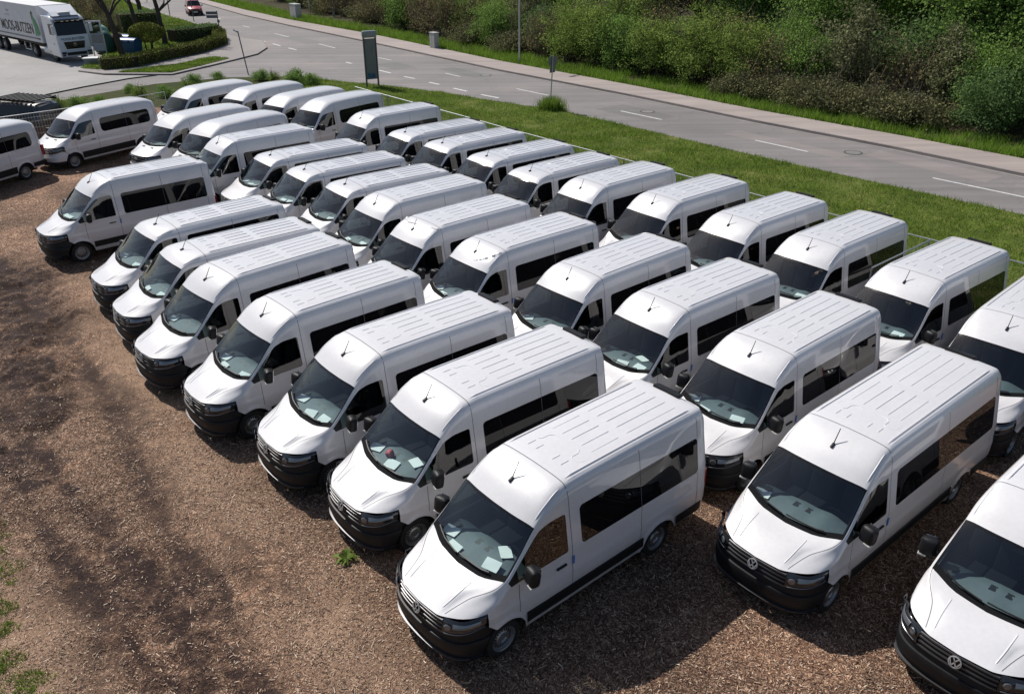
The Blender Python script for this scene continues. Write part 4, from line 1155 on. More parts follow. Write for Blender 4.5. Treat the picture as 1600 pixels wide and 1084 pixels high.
for key, spots in PAPERS.items():
    vr = VANROOT[key]
    for sp in spots:
        (s, y), rot, words = SPOT[sp]
        rot = R(rot + random.uniform(-14, 14)); s += random.uniform(-.04, .04); y += random.uniform(-.05, .05)
        if pm is None:
            vv = []; ff = []
            for i in range(4):
                for j in range(4):
                    vv.append(((i / 3 - .5) * .20, (j / 3 - .5) * .285, .006 * math.sin(i * 1.3 + j * .8)))
            for i in range(3):
                for j in range(3): ff.append((i * 4 + j, (i + 1) * 4 + j, (i + 1) * 4 + j + 1, i * 4 + j + 1))
            o = mesh_obj('paper_sheet', vv, ff, M['paper'], None, 180); pm = o
        else:
            o = pm.copy(); COL.objects.link(o)
        a = vr.rotation_euler[2]
        dzs = dash_z(s + .1, y) - dash_z(s - .1, y)
        z = max(dash_z(s + d, y + e) for d in (-.1, 0, .1) for e in (-.12, 0, .12)) + .012
        c, sn = math.cos(a), math.sin(a)
        o.location = (vr.location.x - s * c - y * sn, vr.location.y - s * sn + y * c, z)
        o.rotation_euler = (0, math.atan2(dzs, .2) * .8, a + rot)
        tag(o, 'white paper sheet, %s the dashboard, %s' % (words, NAMES[key]), 'paper', 'paper sheets on dashboards')

def on_van(key, s, y, z):
    vr = VANROOT[key]; a = vr.rotation_euler[2]; c, sn = math.cos(a), math.sin(a)
    return (vr.location.x - s * c - y * sn, vr.location.y - s * sn + y * c, z), a
loc, a = on_van('B', 1.24, -.20, dash_z(1.24, -.2) + .075)
bagm = MB().box((0, 0, 0), (.15, .13, .16), None, .05)
bag = bagm.build('bag', M['red_bag'], None, 60); bag.location = loc; bag.rotation_euler = (.2, .25, a + .5)
tag(bag, 'small red bag on the dashboard of the second front-row van', 'bag')

def film(key, path, r, label):
    """crumpled protective film lying on the roof skin: path of (s,y,z)."""
    vv = []; ff = []; n = 9
    rr = np.random.default_rng(len(label))
    pts = [Vector(p) for p in path]
    dense = []
    for i in range(len(pts) - 1):
        for t in np.linspace(0, 1, 7)[:-1]: dense.append(pts[i].lerp(pts[i + 1], t))
    dense.append(pts[-1])
    for i, p in enumerate(dense):
        q = r[0] + (r[1] - r[0]) * i / (len(dense) - 1)
        for k in range(n):
            t = 2 * math.pi * k / n; w = q * rr.uniform(.55, 1.35)
            vv.append((-p.x + math.cos(t) * w * .9, p.y + rr.normal(0, q * .25), p.z + math.sin(t) * w * .75))
    for i in range(len(dense) - 1):
        for k in range(n): ff.append((i * n + k, i * n + (k + 1) % n, (i + 1) * n + (k + 1) % n, (i + 1) * n + k))
    o = mesh_obj('plastic_film', vv, ff, M['film'], None, 50)
    loc, a = on_van(key, 0, 0, 0); o.location = loc; o.rotation_euler = (0, 0, a)
    return tag(o, label, 'film', 'crumpled film on van roofs')
film('U', [(1.80, .20, 2.245), (1.90, .42, 2.31), (2.05, .60, 2.37), (2.25, .72, 2.46)], (.05, .09), 'crumpled white film bunched on the driver side of a middle-row van roof')
film('V', [(2.28, -.75, 2.49), (2.16, -.4, 2.48), (2.20, 0, 2.50), (2.26, .45, 2.51), (2.34, .74, 2.51)], (.06, .04), 'roll of crumpled white film lying across the front of a van roof')

# ---------------------------------------------------------------- fence panels
FM = None
def fence_panel(a, b, label, group='mobile fence panels'):
    global FM
    a = Vector(a); b = Vector(b); d = b - a; Lg = d.length
    t = empty('fence_panel', ((a.x + b.x) / 2, (a.y + b.y) / 2, 0), math.atan2(d.y, d.x))
    if FM is None:
        w = 3.42; h0, h1 = .14, 2.0
        fr = MB().tube([(-w / 2, 0, .02), (-w / 2, 0, h1), (w / 2, 0, h1), (w / 2, 0, .02)], .024, 8)
        fr.tube([(-w / 2, 0, h0), (w / 2, 0, h0)], .02, 6)
        me1 = fr.build('frame', M['galv'], t).data
        wm = MB()
        for k in range(1, 34):
            x = -w / 2 + w * k / 34; wm.tube([(x, 0, h0), (x, 0, h1)], .0032, 3, False)
        for z in (.4, .7, 1.0, 1.3, 1.6, 1.8): wm.tube([(-w / 2, .004, z), (w / 2, .004, z)], .0032, 3, False)
        o2 = wm.build('wire_mesh', M['galv'], t); tag(o2, kind='stuff'); me2 = o2.data
        me3 = None
        ft = []
        for sx in (-1, 1):
            f = MB().box((0, 0, .07), (.22, .62, .13), None, .02)
            o3 = f.build('foot', M['concrete'], t); o3.location = (sx * w / 2, 0, 0); ft.append(o3.data)
        FM = (me1, me2, ft, w)
    else:
        for n_, m_, off in (('frame', FM[0], 0), ('wire_mesh', FM[1], 0), ('foot', FM[2][0], -FM[3] / 2), ('foot', FM[2][1], FM[3] / 2)):
            o = bpy.data.objects.new(n_, m_); COL.objects.link(o); o.parent = t; o.location = (off, 0, 0)
            if n_ == 'wire_mesh': tag(o, kind='stuff')
    t.scale.x = Lg / 3.47
    tag(t, label, 'fence', group)
ORD = ['first', 'second', 'third', 'fourth', 'fifth', 'sixth', 'seventh', 'eighth', 'ninth', 'tenth', 'eleventh', 'twelfth', 'thirteenth', 'fourteenth', 'fifteenth']
def along(pl, step):
    P = [Vector(p) for p in pl]; out = [P[0]]; acc = 0
    i = 0; cur = P[0]
    while i < len(P) - 1:
        d = (P[i + 1] - cur).length
        if d >= step - acc:
            cur = cur + (P[i + 1] - cur).normalized() * (step - acc); out.append(cur.copy()); acc = 0
        else:
            acc += d; cur = P[i + 1]; i += 1
    return out
fp = along(FENCE[1:], 3.5)
for i in range(len(fp) - 1):
    fence_panel(fp[i], fp[i + 1], '%s galvanised fence panel from the right behind the back row' % ORD[i])
fence_panel((12.3, 23.1), (9.75, 20.95), 'galvanised fence panel standing crosswise between two back-row vans')
lf = [(-32.0, 38.6), (-28.4, 39.6), (-25.1, 40.4), (-21.8, 43.6), (-19.2, 47.4)]
for i in range(len(lf) - 1):
    fence_panel(lf[i], lf[i + 1], '%s galvanised fence panel from the left behind the side-on van' % ORD[i])

# ---------------------------------------------------------------- signs, posts, boxes
def post(name, xy, h, r, mat, lean=(0, 0)):
    t = empty(name, (xy[0], xy[1], 0))
    MB().tube([(0, 0, -.05), (lean[0], lean[1], h)], r, 8).build('pole', mat, t, 60)
    return t
t = post('road_sign', (2.4, 52.0), 3.2, .036, M['galv'], (.12, .0))
faceM = Matrix.Rotation(R(20), 3, 'Z')
o = MB().lathe([(.0, .0), (.33, .0), (.34, .012), (.33, .024), (0, .024)], (0, 0, 0), 'y', 28).build('sign_disc', M['sign_back'], t, 40); o.location = (.12, .05, 2.84); o.rotation_euler = (0, 0, R(38))
o = MB().box((0, 0, 0), (.42, .02, .32), None, .006).build('sign_plate', M['sign_back'], t); o.location = (.10, .05, 2.36); o.rotation_euler = (0, 0, R(38))
tag(t, 'round traffic sign seen from behind on a thin pole in the verge', 'traffic sign')
t = empty('sign_pylon', (-9.7, 60.2, 0), R(28), 1.07)
for sx in (-1, 1): MB().box((sx * .40, 0, 1.55), (.09, .14, 3.1), None, .02).build('post', plain('pylon_post', (.085, .09, .12), .45, .4), t)
b_ = MB().box((0, 0, 1.74), (.70, .10, 2.5), None, .015).build('board', plain('pylon_board', (.19, .195, .20), .5, noise=.12, scale=3), t)
MB().box((-.04, -.056, .72), (.5, .012, .30)).build('blue_panel', plain('pylon_blue', (.04, .13, .24), .4, noise=.5, scale=6), t)
hd = MB().box((0, 0, 3.28), (.96, .26, .38), None, .08).build('head', plain('pylon_head', (.27, .29, .32), .4, .3, noise=.2, scale=5), t, 50)
MB().box((0, -.01, 3.06), (.94, .16, .03)).build('head_rail', M['galv'], t)
tag(t, 'tall grey double-post sign pylon beside the junction', 'sign')
t = post('lamp_post', (.7, 70.4), 9.0, .085, M['galv'])
MB().tube([(0, 0, 8.9), (-.5, -.4, 9.2), (-1.3, -1.0, 9.3)], .04, 6).build('arm', M['galv'], t)
MB().box((-1.6, -1.25, 9.28), (.7, .3, .14), Matrix.Rotation(R(38), 3, 'Z'), .04).build('lamp_head', M['sign_back'], t)
tag(t, 'tall grey lamp post at the edge of the shrubs', 'lamp post')
t = post('sign_post', (-24.2, 107.3), 3.6, .06, M['galv'])
MB().box((0, -.04, 3.0), (.7, .03, .7), None, .01).build('sign_plate', plain('pink_sign', (.42, .20, .30), .5), t)
tag(t, 'post with a pinkish sign plate behind the large utility cabinet', 'sign')
t = post('marker_post', (-21.4, 107.6), 3.0, .075, plain('bleached_wood', (.42, .41, .39), .8, noise=.3))
MB().box((0, 0, .5), (.30, .18, 1.0), None, .03).build('plinth', M['concrete'], t)
MB().box((0, -.09, 2.7), (.5, .03, .5)).build('sign_plate', plain('pale_sign', (.40, .46, .44), .5), t)
tag(t, 'pale post with a wide foot among the shrubs', 'post')
def cabinet(xy, w, d, h, rz, label):
    t = empty('utility_cabinet', (xy[0], xy[1], .02), rz)
    gm = plain('cabinet_grey', (.44, .45, .44), .55, noise=.15, scale=3)
    MB().box((0, 0, h / 2), (w, d, h), None, .03).build('housing', gm, t)
    MB().box((0, 0, h + .03), (w + .08, d + .08, .07), None, .02).build('roof', gm, t)
    MB().box((0, 0, .05), (w + .06, d + .06, .18)).build('base', M['concrete'], t)
    for sx in (-1, 1): MB().box((sx * w * .245, -d / 2 - .008, h * .55), (w * .46, .016, h * .78)).build('door', gm, t)
    tag(t, label, 'cabinet', 'grey utility cabinets')
cabinet((-25.0, 103.6), 1.55, .7, 1.75, R(-52), 'large grey utility cabinet on the far pavement at the top')
cabinet((-6.9, 79.2), .78, .5, 1.35, R(-52), 'small grey utility cabinet on the far pavement near the sign pylon')
t = post('direction_sign', (-28.5, 86.4), 2.65, .05, M['sign_back'])
for i, z in enumerate((2.45, 2.12)): MB().box((-.55, 0, z), (1.05, .05, .28), None, .01).build('sign_arm', M['sign_back'], t)
MB().box((.04, -.05, 1.7), (.22, .1, .24), None, .02).build('bracket', M['sign_back'], t)
tag(t, 'direction sign with dark arms above the corner of the hedge', 'sign')
t = post('street_post', (-19.9, 65.4), 3.15, .045, M['sign_back'], (-.35, 0))
MB().box((-.48, 0, 3.12), (.42, .08, .09), Matrix.Rotation(R(28), 3, 'Y'), .02).build('crossbar', M['galv'], t)
tag(t, 'slim post with a short crossbar beside the side street', 'post')
t = post('warning_sign', (-36.5, 102.2), 3.1, .05, M['sign_back'])
MB().add([(-.62, -.05, 2.95), (.62, -.05, 2.95), (0, -.05, 4.0), (-.62, -.02, 2.95), (.62, -.02, 2.95), (0, -.02, 4.0)], [(0, 1, 2), (5, 4, 3), (0, 3, 4, 1), (1, 4, 5, 2), (2, 5, 3, 0)]).build('sign_plate', M['sign_back'], t)
tag(t, 'triangular sign seen from behind in front of the red car', 'traffic sign')
t = post('delineator_post', (-41.6, 108.6), 2.6, .055, M['sign_back'])
MB().box((0, 0, 2.3), (.3, .05, .5), None, .01).build('sign_plate', M['sign_back'], t)
tag(t, 'thin dark post at the lawn edge left of the red car', 'post')
t = post('lot_post', (-30.6, 51.0), 4.6, .10, M['sign_back'], (-.6, 0))
MB().box((0, 0, .05), (.4, .4, .12)).build('base', M['concrete'], t)
tag(t, 'leaning dark grey post at the left picture edge', 'post')

# ---------------------------------------------------------------- vegetation prototypes
def leaf_quads(C, size, r, up=.3):
    n = len(C)
    d = r.normal(size=(n, 3)); d /= np.linalg.norm(d, axis=1)[:, None]
    nrm = r.normal(size=(n, 3)); nrm[:, 2] += up; nrm -= d * (nrm * d).sum(1)[:, None]; nrm /= np.linalg.norm(nrm, axis=1)[:, None]
    e = np.cross(d, nrm)
    L = (size * r.uniform(.6, 1.4, n))[:, None]
    return np.stack([C - d * L * .5, C + e * L * .32 + nrm * L * .06, C + d * L * .5, C - e * L * .32 + nrm * L * .06], 1).reshape(-1, 3)

def lobes(n, rx, ry, rz, cz, r, shell=.55, low=-.9):
    out = []
    ph = r.uniform(0, 6.28, 6)
    while len(out) < n:
        d = r.normal(size=3); d /= np.linalg.norm(d)
        if d[2] < low: continue
        q = (shell + (1 - shell) * r.random()) if r.random() < .8 else r.random() * shell
        a = math.atan2(d[1], d[0])
        m = 1 + .24 * math.sin(2 * a + ph[0]) + .18 * math.sin(3 * a + ph[1]) * d[2] + .20 * math.sin(5 * a + ph[2] + 4 * d[2]) + r.normal(0, .08)
        out.append((d[0] * rx * q * m, d[1] * ry * q * m, cz + d[2] * rz * q * (1 + .12 * math.sin(4 * a + ph[3]))))
    return np.array(out)

def make_plant(name, seed, lm, nl, per, rx, ry, rz, cz, size, cr, stems=7, sr=.05, trunk=None, twigs=0, low=-.9, crown='crown', bark='bark', shell=.55):
    r = np.random.default_rng(seed)
    root = empty(name)
    C = lobes(nl, rx, ry, rz, cz, r, shell, low)
    pts = np.repeat(C, per, 0) + r.normal(0, 1, (nl * per, 3)) * np.array([cr, cr, cr * .75])
    pts = pts[pts[:, 2] > .05]
    mesh_np(crown, leaf_quads(pts, size, r), 4, M[lm], root)
    tb = MB()
    if trunk:
        H, R0 = trunk
        pth = [(r.normal(0, .06) * i, r.normal(0, .06) * i, H * i / 6) for i in range(7)]
        tb.tube([(0, 0, -.1)] + pth[1:], [R0 * (1 - .11 * i) for i in range(7)], 7, False)
        tops = [Vector(pth[k]) for k in (2, 3, 4, 5, 6)]
        for c in C[r.choice(len(C), min(stems, len(C)), False)]:
            s0 = min(tops, key=lambda q: abs(q.z - (c[2] - 1.2)))
            mid = s0.lerp(Vector(c), .5) + Vector((0, 0, .25))
            tb.tube([s0, mid, c], [sr, sr * .6, sr * .25], 4, False)
    else:
        for c in C[r.choice(len(C), min(stems, len(C)), False)]:
            b0 = Vector((r.normal(0, rx * .16), r.normal(0, ry * .16), -.05))
            mid = b0.lerp(Vector(c), .55); mid.x *= .8; mid.y *= .8
            tb.tube([b0, mid, c], [sr, sr * .6, sr * .2], 4, False)
    for k in range(twigs):
        c = C[r.integers(len(C))] * r.uniform(.5, 1.0)
        d = Vector((r.normal(0, .35), r.normal(0, .35), abs(r.normal(.9, .35)))) * r.uniform(.5, 1.3)
        tb.tube([c, Vector(c) + d * .5 + Vector((r.normal(0, .06), r.normal(0, .06), 0)), Vector(c) + d], [.016, .012, .005], 3, False)
    st = tb.build('trunk' if trunk else 'stem', M[bark], root)
    return root

PL = {
 'bright': make_plant('shrub', 1, 'leaf_bright', 150, 70, 2.3, 2.3, 2.1, 2.2, .13, .30, 26, .045, twigs=90),
 'bright2': make_plant('shrub', 2, 'leaf_bright', 130, 70, 1.9, 2.2, 2.4, 2.3, .12, .30, 26, .045, twigs=90),
 'mid': make_plant('shrub', 3, 'leaf_mid', 150, 65, 2.2, 2.0, 2.2, 2.1, .13, .32, 26, .045, twigs=110),
 'olive': make_plant('shrub', 4, 'leaf_olive', 95, 45, 1.7, 1.7, 2.7, 3.0, .17, .32, 16, .05, twigs=60),
 'dark': make_plant('shrub', 5, 'leaf_dark', 150, 60, 2.2, 2.2, 2.3, 2.1, .14, .34, 10, .05),
 'brown': make_plant('shrub', 6, 'leaf_brown', 80, 30, 1.9, 1.9, 1.9, 1.9, .12, .36, 40, .03, twigs=260, bark='twig'),
 'bramble': make_plant('bramble', 7, 'leaf_bramble', 120, 60, 2.0, 1.5, .75, .65, .12, .24, 12, .025, twigs=90, bark='twig'),
 'tree_dark': make_plant('tree', 8, 'leaf_dark', 170, 60, 2.7, 2.7, 4.2, 7.0, .19, .55, 34, .07, (9.5, .20), 60),
 'tree_mid': make_plant('tree', 9, 'leaf_mid', 170, 55, 2.8, 2.8, 4.0, 6.6, .18, .55, 34, .07, (9.0, .18), 60),
 'tree_bare': make_plant('tree', 10, 'leaf_brown', 120, 16, 2.5, 2.5, 4.4, 6.4, .15, .6, 60, .06, (10, .17), 320, bark='bark'),
 'tree_yellow': make_plant('tree', 11, 'leaf_bright', 150, 60, 2.5, 2.5, 3.2, 5.4, .17, .5, 30, .06, (7.5, .15), 40),
 'low': make_plant('shrub', 12, 'leaf_mid', 70, 55, .9, .7, .5, .45, .085, .15, 10, .02),
 'low2': make_plant('shrub', 13, 'leaf_bright', 60, 50, .8, .8, .65, .6, .085, .16, 12, .02, twigs=30),
}
for p in list(PL.values()):
    KIDS[p.name] = kids(p)
    for k in KIDS[p.name]: KIDS[k.name] = []
pl_used = set()
def plant(kind, x, y, sc, label, cat, group, z=0.0, sz=None):
    p = PL[kind]
    if kind in pl_used: o = copy_tree(p)
    else: pl_used.add(kind); o = p
    o.location = (x, y, z); o.rotation_euler = (0, 0, random.uniform(0, 6.28)); o.scale = (sc, sc, sz or sc)
    tag(o, label, cat, group)
    return o
FX = np.array([p[0] for p in FAR][::-1]); FY = np.array([p[1] for p in FAR][::-1])
def edge(x, off):
    y = float(np.interp(x, FX, FY)); y2 = float(np.interp(x + .5, FX, FY)); y1 = float(np.interp(x - .5, FX, FY))
    t = Vector((1, y2 - y1)).normalized(); n = Vector((-t.y, t.x))
    return x + n.x * off, y + n.y * off
# front shrubs along the far grass: (x on the pavement edge, offset, kind, scale)
GS = 'shrubs along the far pavement'
front = [
 (10.6, 6.6, 'brown', 1.3), (6.2, 6.6, 'brown', 1.25), (2.6, 7.2, 'olive', 1.1), (-.2, 7.4, 'bright2', 1.1), (-4.4, 7.2, 'olive', 1.0), (-6.6, 7.4, 'bright', 1.0), (-12.0, 7.6, 'bright2', 1.1), (-16.6, 8.0, 'olive', 1.1), (-20, 9.0, 'bright', 1.1), (20.2, 6.2, 'olive', .9), (13.2, 5.2, 'brown', 1.0), (-9.6, 7.6, 'mid', 1.1),  (23.4, 8.6, 'dark', 1.25), (21.0, 9.0, 'mid', 1.3), (26.6, 8.0, 'mid', 1.3), (18.0, 9.0, 'dark', 1.2), (12.4, 8.8, 'mid', 1.25), (15.6, 8.6, 'dark', 1.1),  (25.5, 4.2, 'dark', .95), (24.2, 6.8, 'tree_yellow', .8), (22.4, 4.0, 'dark', .85), (21.8, 6.5, 'mid', 1.1), (20.0, 3.2, 'bramble', 1.15), (18.6, 3.3, 'bramble', 1.2), (18.8, 6.4, 'brown', 1.1),
 (17.0, 3.2, 'bramble', 1.2), (16.6, 5.6, 'olive', 1.05), (15.4, 3.4, 'bramble', 1.2), (14.0, 3.6, 'bramble', 1.1), (14.0, 6.0, 'mid', 1.0), (12.6, 3.2, 'bramble', 1.0),
 (11.9, 4.8, 'bright2', 1.0), (9.6, 4.6, 'bright', 1.05), (7.4, 4.4, 'bright', 1.0), (5.2, 4.4, 'mid', 1.05), (3.4, 4.8, 'bright2', 1.15), (1.6, 4.6, 'bright', 1.0), (4.4, 7.0, 'bright', 1.2), (8.6, 7.6, 'bright2', 1.2),
 (-1.0, 4.8, 'brown', 1.0), (-3.2, 4.2, 'bramble', 1.2), (-2.6, 6.6, 'dark', .9), (-5.4, 4.8, 'mid', .95), (-7.4, 4.4, 'bramble', 1.3), (-8.2, 6.8, 'brown', 1.2), (-10.6, 5.0, 'brown', 1.2), (-13.0, 4.8, 'brown', 1.15), (-15.4, 5.0, 'mid', 1.0), (-18.0, 5.4, 'brown', 1.2), (-20.6, 6.4, 'bramble', 1.4), (-22.6, 8.0, 'brown', 1.2), (-25.5, 7.0, 'brown', 1.2), (-28.6, 7.0, 'bramble', 1.5), (-31.5, 7.4, 'brown', 1.2), (-35, 8.0, 'mid', 1.1), (-40, 8.5, 'brown', 1.3), (-46, 9, 'mid', 1.4)]
WHAT = {'bright': 'rounded bright green shrub', 'bright2': 'upright bright green shrub', 'mid': 'mid green shrub', 'olive': 'pale olive large-leaved shrub', 'dark': 'dark green shrub', 'brown': 'twiggy brown shrub', 'bramble': 'low dull green bramble mound', 'tree_yellow': 'yellow-green tree', 'tree_dark': 'dark leafy tree', 'tree_mid': 'mid green tree', 'tree_bare': 'nearly bare brown tree'}
cn = {}
tot = {}
for x, off, k, s in front: tot[k] = tot.get(k, 0) + 1
for x, off, k, s in front:
    cn[k] = cn.get(k, 0) + 1
    px, py = edge(x, off)
    ordw = ORD[cn[k] - 1] if cn[k] <= 15 else str(cn[k])
    lab = (WHAT[k] + ' behind the far grass') if tot[k] == 1 else '%s, %s of its kind from the right behind the far grass' % (WHAT[k], ordw)
    plant(k, px, py, s * random.uniform(.95, 1.05), lab, 'tree' if k.startswith('tree') else 'shrub', GS)
wood = []
x = 34.0; i = 0
while x > -60:
    for off in (9.5, 13.0, 17.5, 23.0):
        wood.append((x + random.uniform(-1.2, 1.2), off + random.uniform(-1.3, 1.3)))
    x -= 3.4 if x > -15 else 5.0
def ordinal(n):
    ones = ['', 'first', 'second', 'third', 'fourth', 'fifth', 'sixth', 'seventh', 'eighth', 'ninth', 'tenth', 'eleventh', 'twelfth', 'thirteenth', 'fourteenth', 'fifteenth', 'sixteenth', 'seventeenth', 'eighteenth', 'nineteenth']
    if n < 20: return ones[n]
    tens = {2: 'twent', 3: 'thirt', 4: 'fort', 5: 'fift'}[n // 10]
    return tens + 'ieth' if n % 10 == 0 else tens + 'y-' + ones[n % 10]
wood.sort(key=lambda w: -w[0])
cn2 = {}
for i, (x, off) in enumerate(wood):
    k = random.choice(['tree_dark', 'tree_bare', 'tree_mid', 'tree_mid', 'tree_dark', 'tree_yellow'] if off > 11 else ['tree_bare', 'dark', 'brown', 'tree_mid', 'mid', 'tree_bare', 'olive'])
    px, py = edge(x, off)
    cn2[k] = cn2.get(k, 0) + 1
    plant(k, px, py, random.uniform(.85, 1.25), '%s from the right among those of its kind in the wood: %s' % (ordinal(cn2[k]), WHAT[k]), 'tree' if k.startswith('tree') else 'shrub', WHAT[k] + 's of the wood')
# lot edge shrubs
LE = [(-29.5, 52.4, 'low', 1.0), (-28.0, 52.3, 'low2', 1.0), (-26.9, 52.6, 'low', 1.15), (-26.0, 53.8, 'low', .9), (-26.0, 58.4, 'low', .8), (-24.2, 55.6, 'low2', 1.05), (-23.0, 56.6, 'low', 1.1), (-22.0, 58.3, 'low2', .9), (-22.8, 61.6, 'low', 1.0), (-21.4, 63.0, 'low', .9), (-18.2, 62.9, 'low', 1.1), (-17.2, 62.4, 'low2', .8), (-15.4, 61.6, 'low', 1.45), (-14.2, 61.0, 'low', 1.1)]
for i, (x, y, k, s) in enumerate(LE):
    plant(k, x, y, s * .66, '%s low shrub from the left along the side street edge' % ORD[i], 'shrub', 'low shrubs between the lot and the side street', .02)

# weeds
def weed(xy, n, ln, z, label, name='weed'):
    r = np.random.default_rng(int(n)); V = []
    for k in range(n):
        a = r.uniform(0, 6.28); l = ln * r.uniform(.6, 1.2); w = l * .13
        d = np.array([math.cos(a), math.sin(a), 0]); e = np.array([-d[1], d[0], 0]) * w; upz = np.array([0, 0, 1.0])
        p0 = np.zeros(3); p1 = d * l * .5 + upz * l * r.uniform(.25, .5); p2 = d * l + upz * l * r.uniform(0, .35)
        V += [p0 - e * .3, p0 + e * .3, p1 + e, p1 - e, p1 - e, p1 + e, p2 + e * .3, p2 - e * .3]
    o = mesh_np(name, np.array(V), 4, M['leaf_bright']); o.location = (*xy, z)
    return tag(o, label, 'plant')
weed((-3.05, 11.75), 34, .22, .02, 'broad-leaved green weed beside the bumper of the second front-row van')
o = mesh_np('grass_tuft', blades(1600, lambda n: (2.45 + rng.normal(0, .33, n), 52.1 + rng.normal(0, .3, n), np.full(n, .03)), .3, .8, .02, .3), 3, M['grass'])
tag(o, 'dense tuft of tall grass at the foot of the round sign', 'grass tuft')

# hedges on the island
def hedge(name, path, w, h, label, mat='leaf_hedge', dens=260, base=.12):
    root = empty(name, (path[0][0], path[0][1], base))
    P = [Vector((p[0] - path[0][0], p[1] - path[0][1], 0)) for p in path]
    pts = []; core = MB()
    vv = []; ff = []
    for i, p in enumerate(P):
        a = P[max(i - 1, 0)]; b = P[min(i + 1, len(P) - 1)]; t = (b - a).normalized(); n = Vector((-t.y, t.x, 0))
        for o_, z_ in ((-w * .42, 0), (-w * .40, h * .9), (w * .40, h * .9), (w * .42, 0)): vv.append(p + n * o_ + Vector((0, 0, z_)))
    for i in range(len(P) - 1):
        for j in range(3): ff.append((i * 4 + j, i * 4 + j + 1, i * 4 + 5 + j, i * 4 + 4 + j))
    ff += [(0, 1, 2, 3), tuple(len(vv) - 4 + k for k in (3, 2, 1, 0))]
    core.add(vv, ff).build('hedge_core', M['forest_floor'], root)
    for i in range(len(P) - 1):
        a, b = P[i], P[i + 1]; d = b - a; n = Vector((-d.y, d.x, 0)).normalized(); m = int(dens * d.length * (w + 2 * h))
        for _ in range(m):
            q = a + d * random.random(); u = random.random() * (w + 2 * h)
            if u < h: off, z = -w / 2, u
            elif u < h + w: off, z = -w / 2 + (u - h), h
            else: off, z = w / 2, 2 * h + w - u
            pts.append((q.x + n.x * off + random.gauss(0, .05), q.y + n.y * off + random.gauss(0, .05), max(.03, z + random.gauss(0, .05))))
    mesh_np('foliage', leaf_quads(np.array(pts), .12, rng, .6), 4, M[mat], root)
    return tag(root, label, 'hedge')
hedge('hedge', [(-32.2, 68.0), (-30.2, 69.2), (-29.2, 72.7), (-27.6, 76.8), (-27.2, 81.9), (-28.5, 86.2), (-31.0, 91.2)], 1.15, .8, 'long trimmed hedge curving round the traffic island', dens=150)
hedge('hedge', [(-32.2, 83.6), (-30.6, 85.8), (-29.6, 88.0)], 1.6, 1.2, 'dark low hedge behind the planting bed', 'leaf_dark', 120)
hedge('hedge', [(-40.2, 91.0), (-37.0, 93.5)], 1.8, 2.0, 'block of dark hedge behind the blue containers', 'leaf_dark', 90)
# ball-trimmed bush
root = empty('trimmed_bush', (-32.2, 77.9, .12))
r_ = np.random.default_rng(5); d = r_.normal(size=(7000, 3)); d /= np.linalg.norm(d, axis=1)[:, None]
ctr = d * np.array([1.5, 1.3, .82]) * (r_.random((7000, 1)) * .18 + .86) + np.array([0, 0, 1.55])
mesh_np('crown', leaf_quads(ctr, .11, r_, .6), 4, M['leaf_hedge'], root)
tb = MB()
for sx, sy in ((-.3, .1), (.35, -.1), (.1, .3)): tb.tube([(sx, sy, -.1), (sx * 1.2, sy, .9), (sx * 1.8, sy * 2, 1.6)], [.06, .05, .03], 5, False)
tb.build('stem', M['bark'], root)
tag(root, 'ball-trimmed green bush on short stems beside the blue container', 'bush')

def bare_tree(xy, H, R0, lean, seed, label):
    r = random.Random(seed); root = empty('bare_tree', (*xy, .1)); tb = MB(); bb = MB()
    trunk = [Vector((lean[0] * (i / 6) ** 1.2 + r.gauss(0, .05), lean[1] * (i / 6) + r.gauss(0, .05), H * .62 * i / 6 - .1)) for i in range(7)]
    tb.tube(trunk, [R0 * (1.15 - .1 * i) for i in range(7)], 8, False)
    tb.build('trunk', M['bark'], root, 60)
    def grow(p, d, l, rad, depth):
        q = p + d * l * .5 + Vector((r.gauss(0, .06), r.gauss(0, .06), 0)) * l
        e = p + d * l + Vector((r.gauss(0, .08), r.gauss(0, .08), r.gauss(0, .04))) * l
        bb.tube([p, q, e], [rad, rad * .8, rad * .55], 5 if depth < 2 else 3, False)
        if depth >= 4: return
        for _ in range(3 if depth < 3 else 2):
            nd = (d + Vector((r.gauss(0, .55), r.gauss(0, .55), r.gauss(.08, .35)))).normalized()
            grow(p.lerp(e, r.uniform(.45, 1)), nd, l * r.uniform(.55, .8), rad * .55, depth + 1)
    for i in range(6):
        a = r.uniform(0, 6.28); s0 = trunk[r.choice((3, 4, 5, 6))]
        grow(s0, Vector((math.cos(a) * .8, math.sin(a) * .8, r.uniform(.35, 1.0))).normalized(), H * .26, R0 * .42, 0)
    grow(trunk[-1], Vector((0, 0, 1)), H * .26, R0 * .5, 0)
    bb.build('branch', M['bark'], root, 60)
    tag(root, label, 'tree', 'bare trees on the traffic island')
bare_tree((-33.2, 74.6), 10.5, .24, (-1.5, .3), 4, 'bare dark tree with a leaning trunk in front of the blue containers')
bare_tree((-32.3, 82.2), 9.5, .24, (-.8, .3), 5, 'bare dark tree beside the ball-trimmed bush')
bare_tree((-42.2, 101.8), 10.0, .26, (-.8, .2), 6, 'bare dark tree on the lawn near the red car')
bare_tree((-36.6, 86.5), 10.0, .22, (-.6, .2), 8, 'bare dark tree behind the recycling containers')
for i, (x, y, k, s) in enumerate([(-44.5, 96.5, 'brown', 1.0), (-48.0, 100.5, 'brown', 1.1), (-51.5, 104.5, 'mid', .9), (-55.5, 108, 'brown', 1.2), (-60, 113, 'mid', 1.2), (-42.0, 93.5, 'bramble', 1.1)]):
    plant(k, x, y, s, '%s, %s from the right behind the truck' % (WHAT[k], ORD[i]), 'shrub', 'shrubs behind the truck', .1)
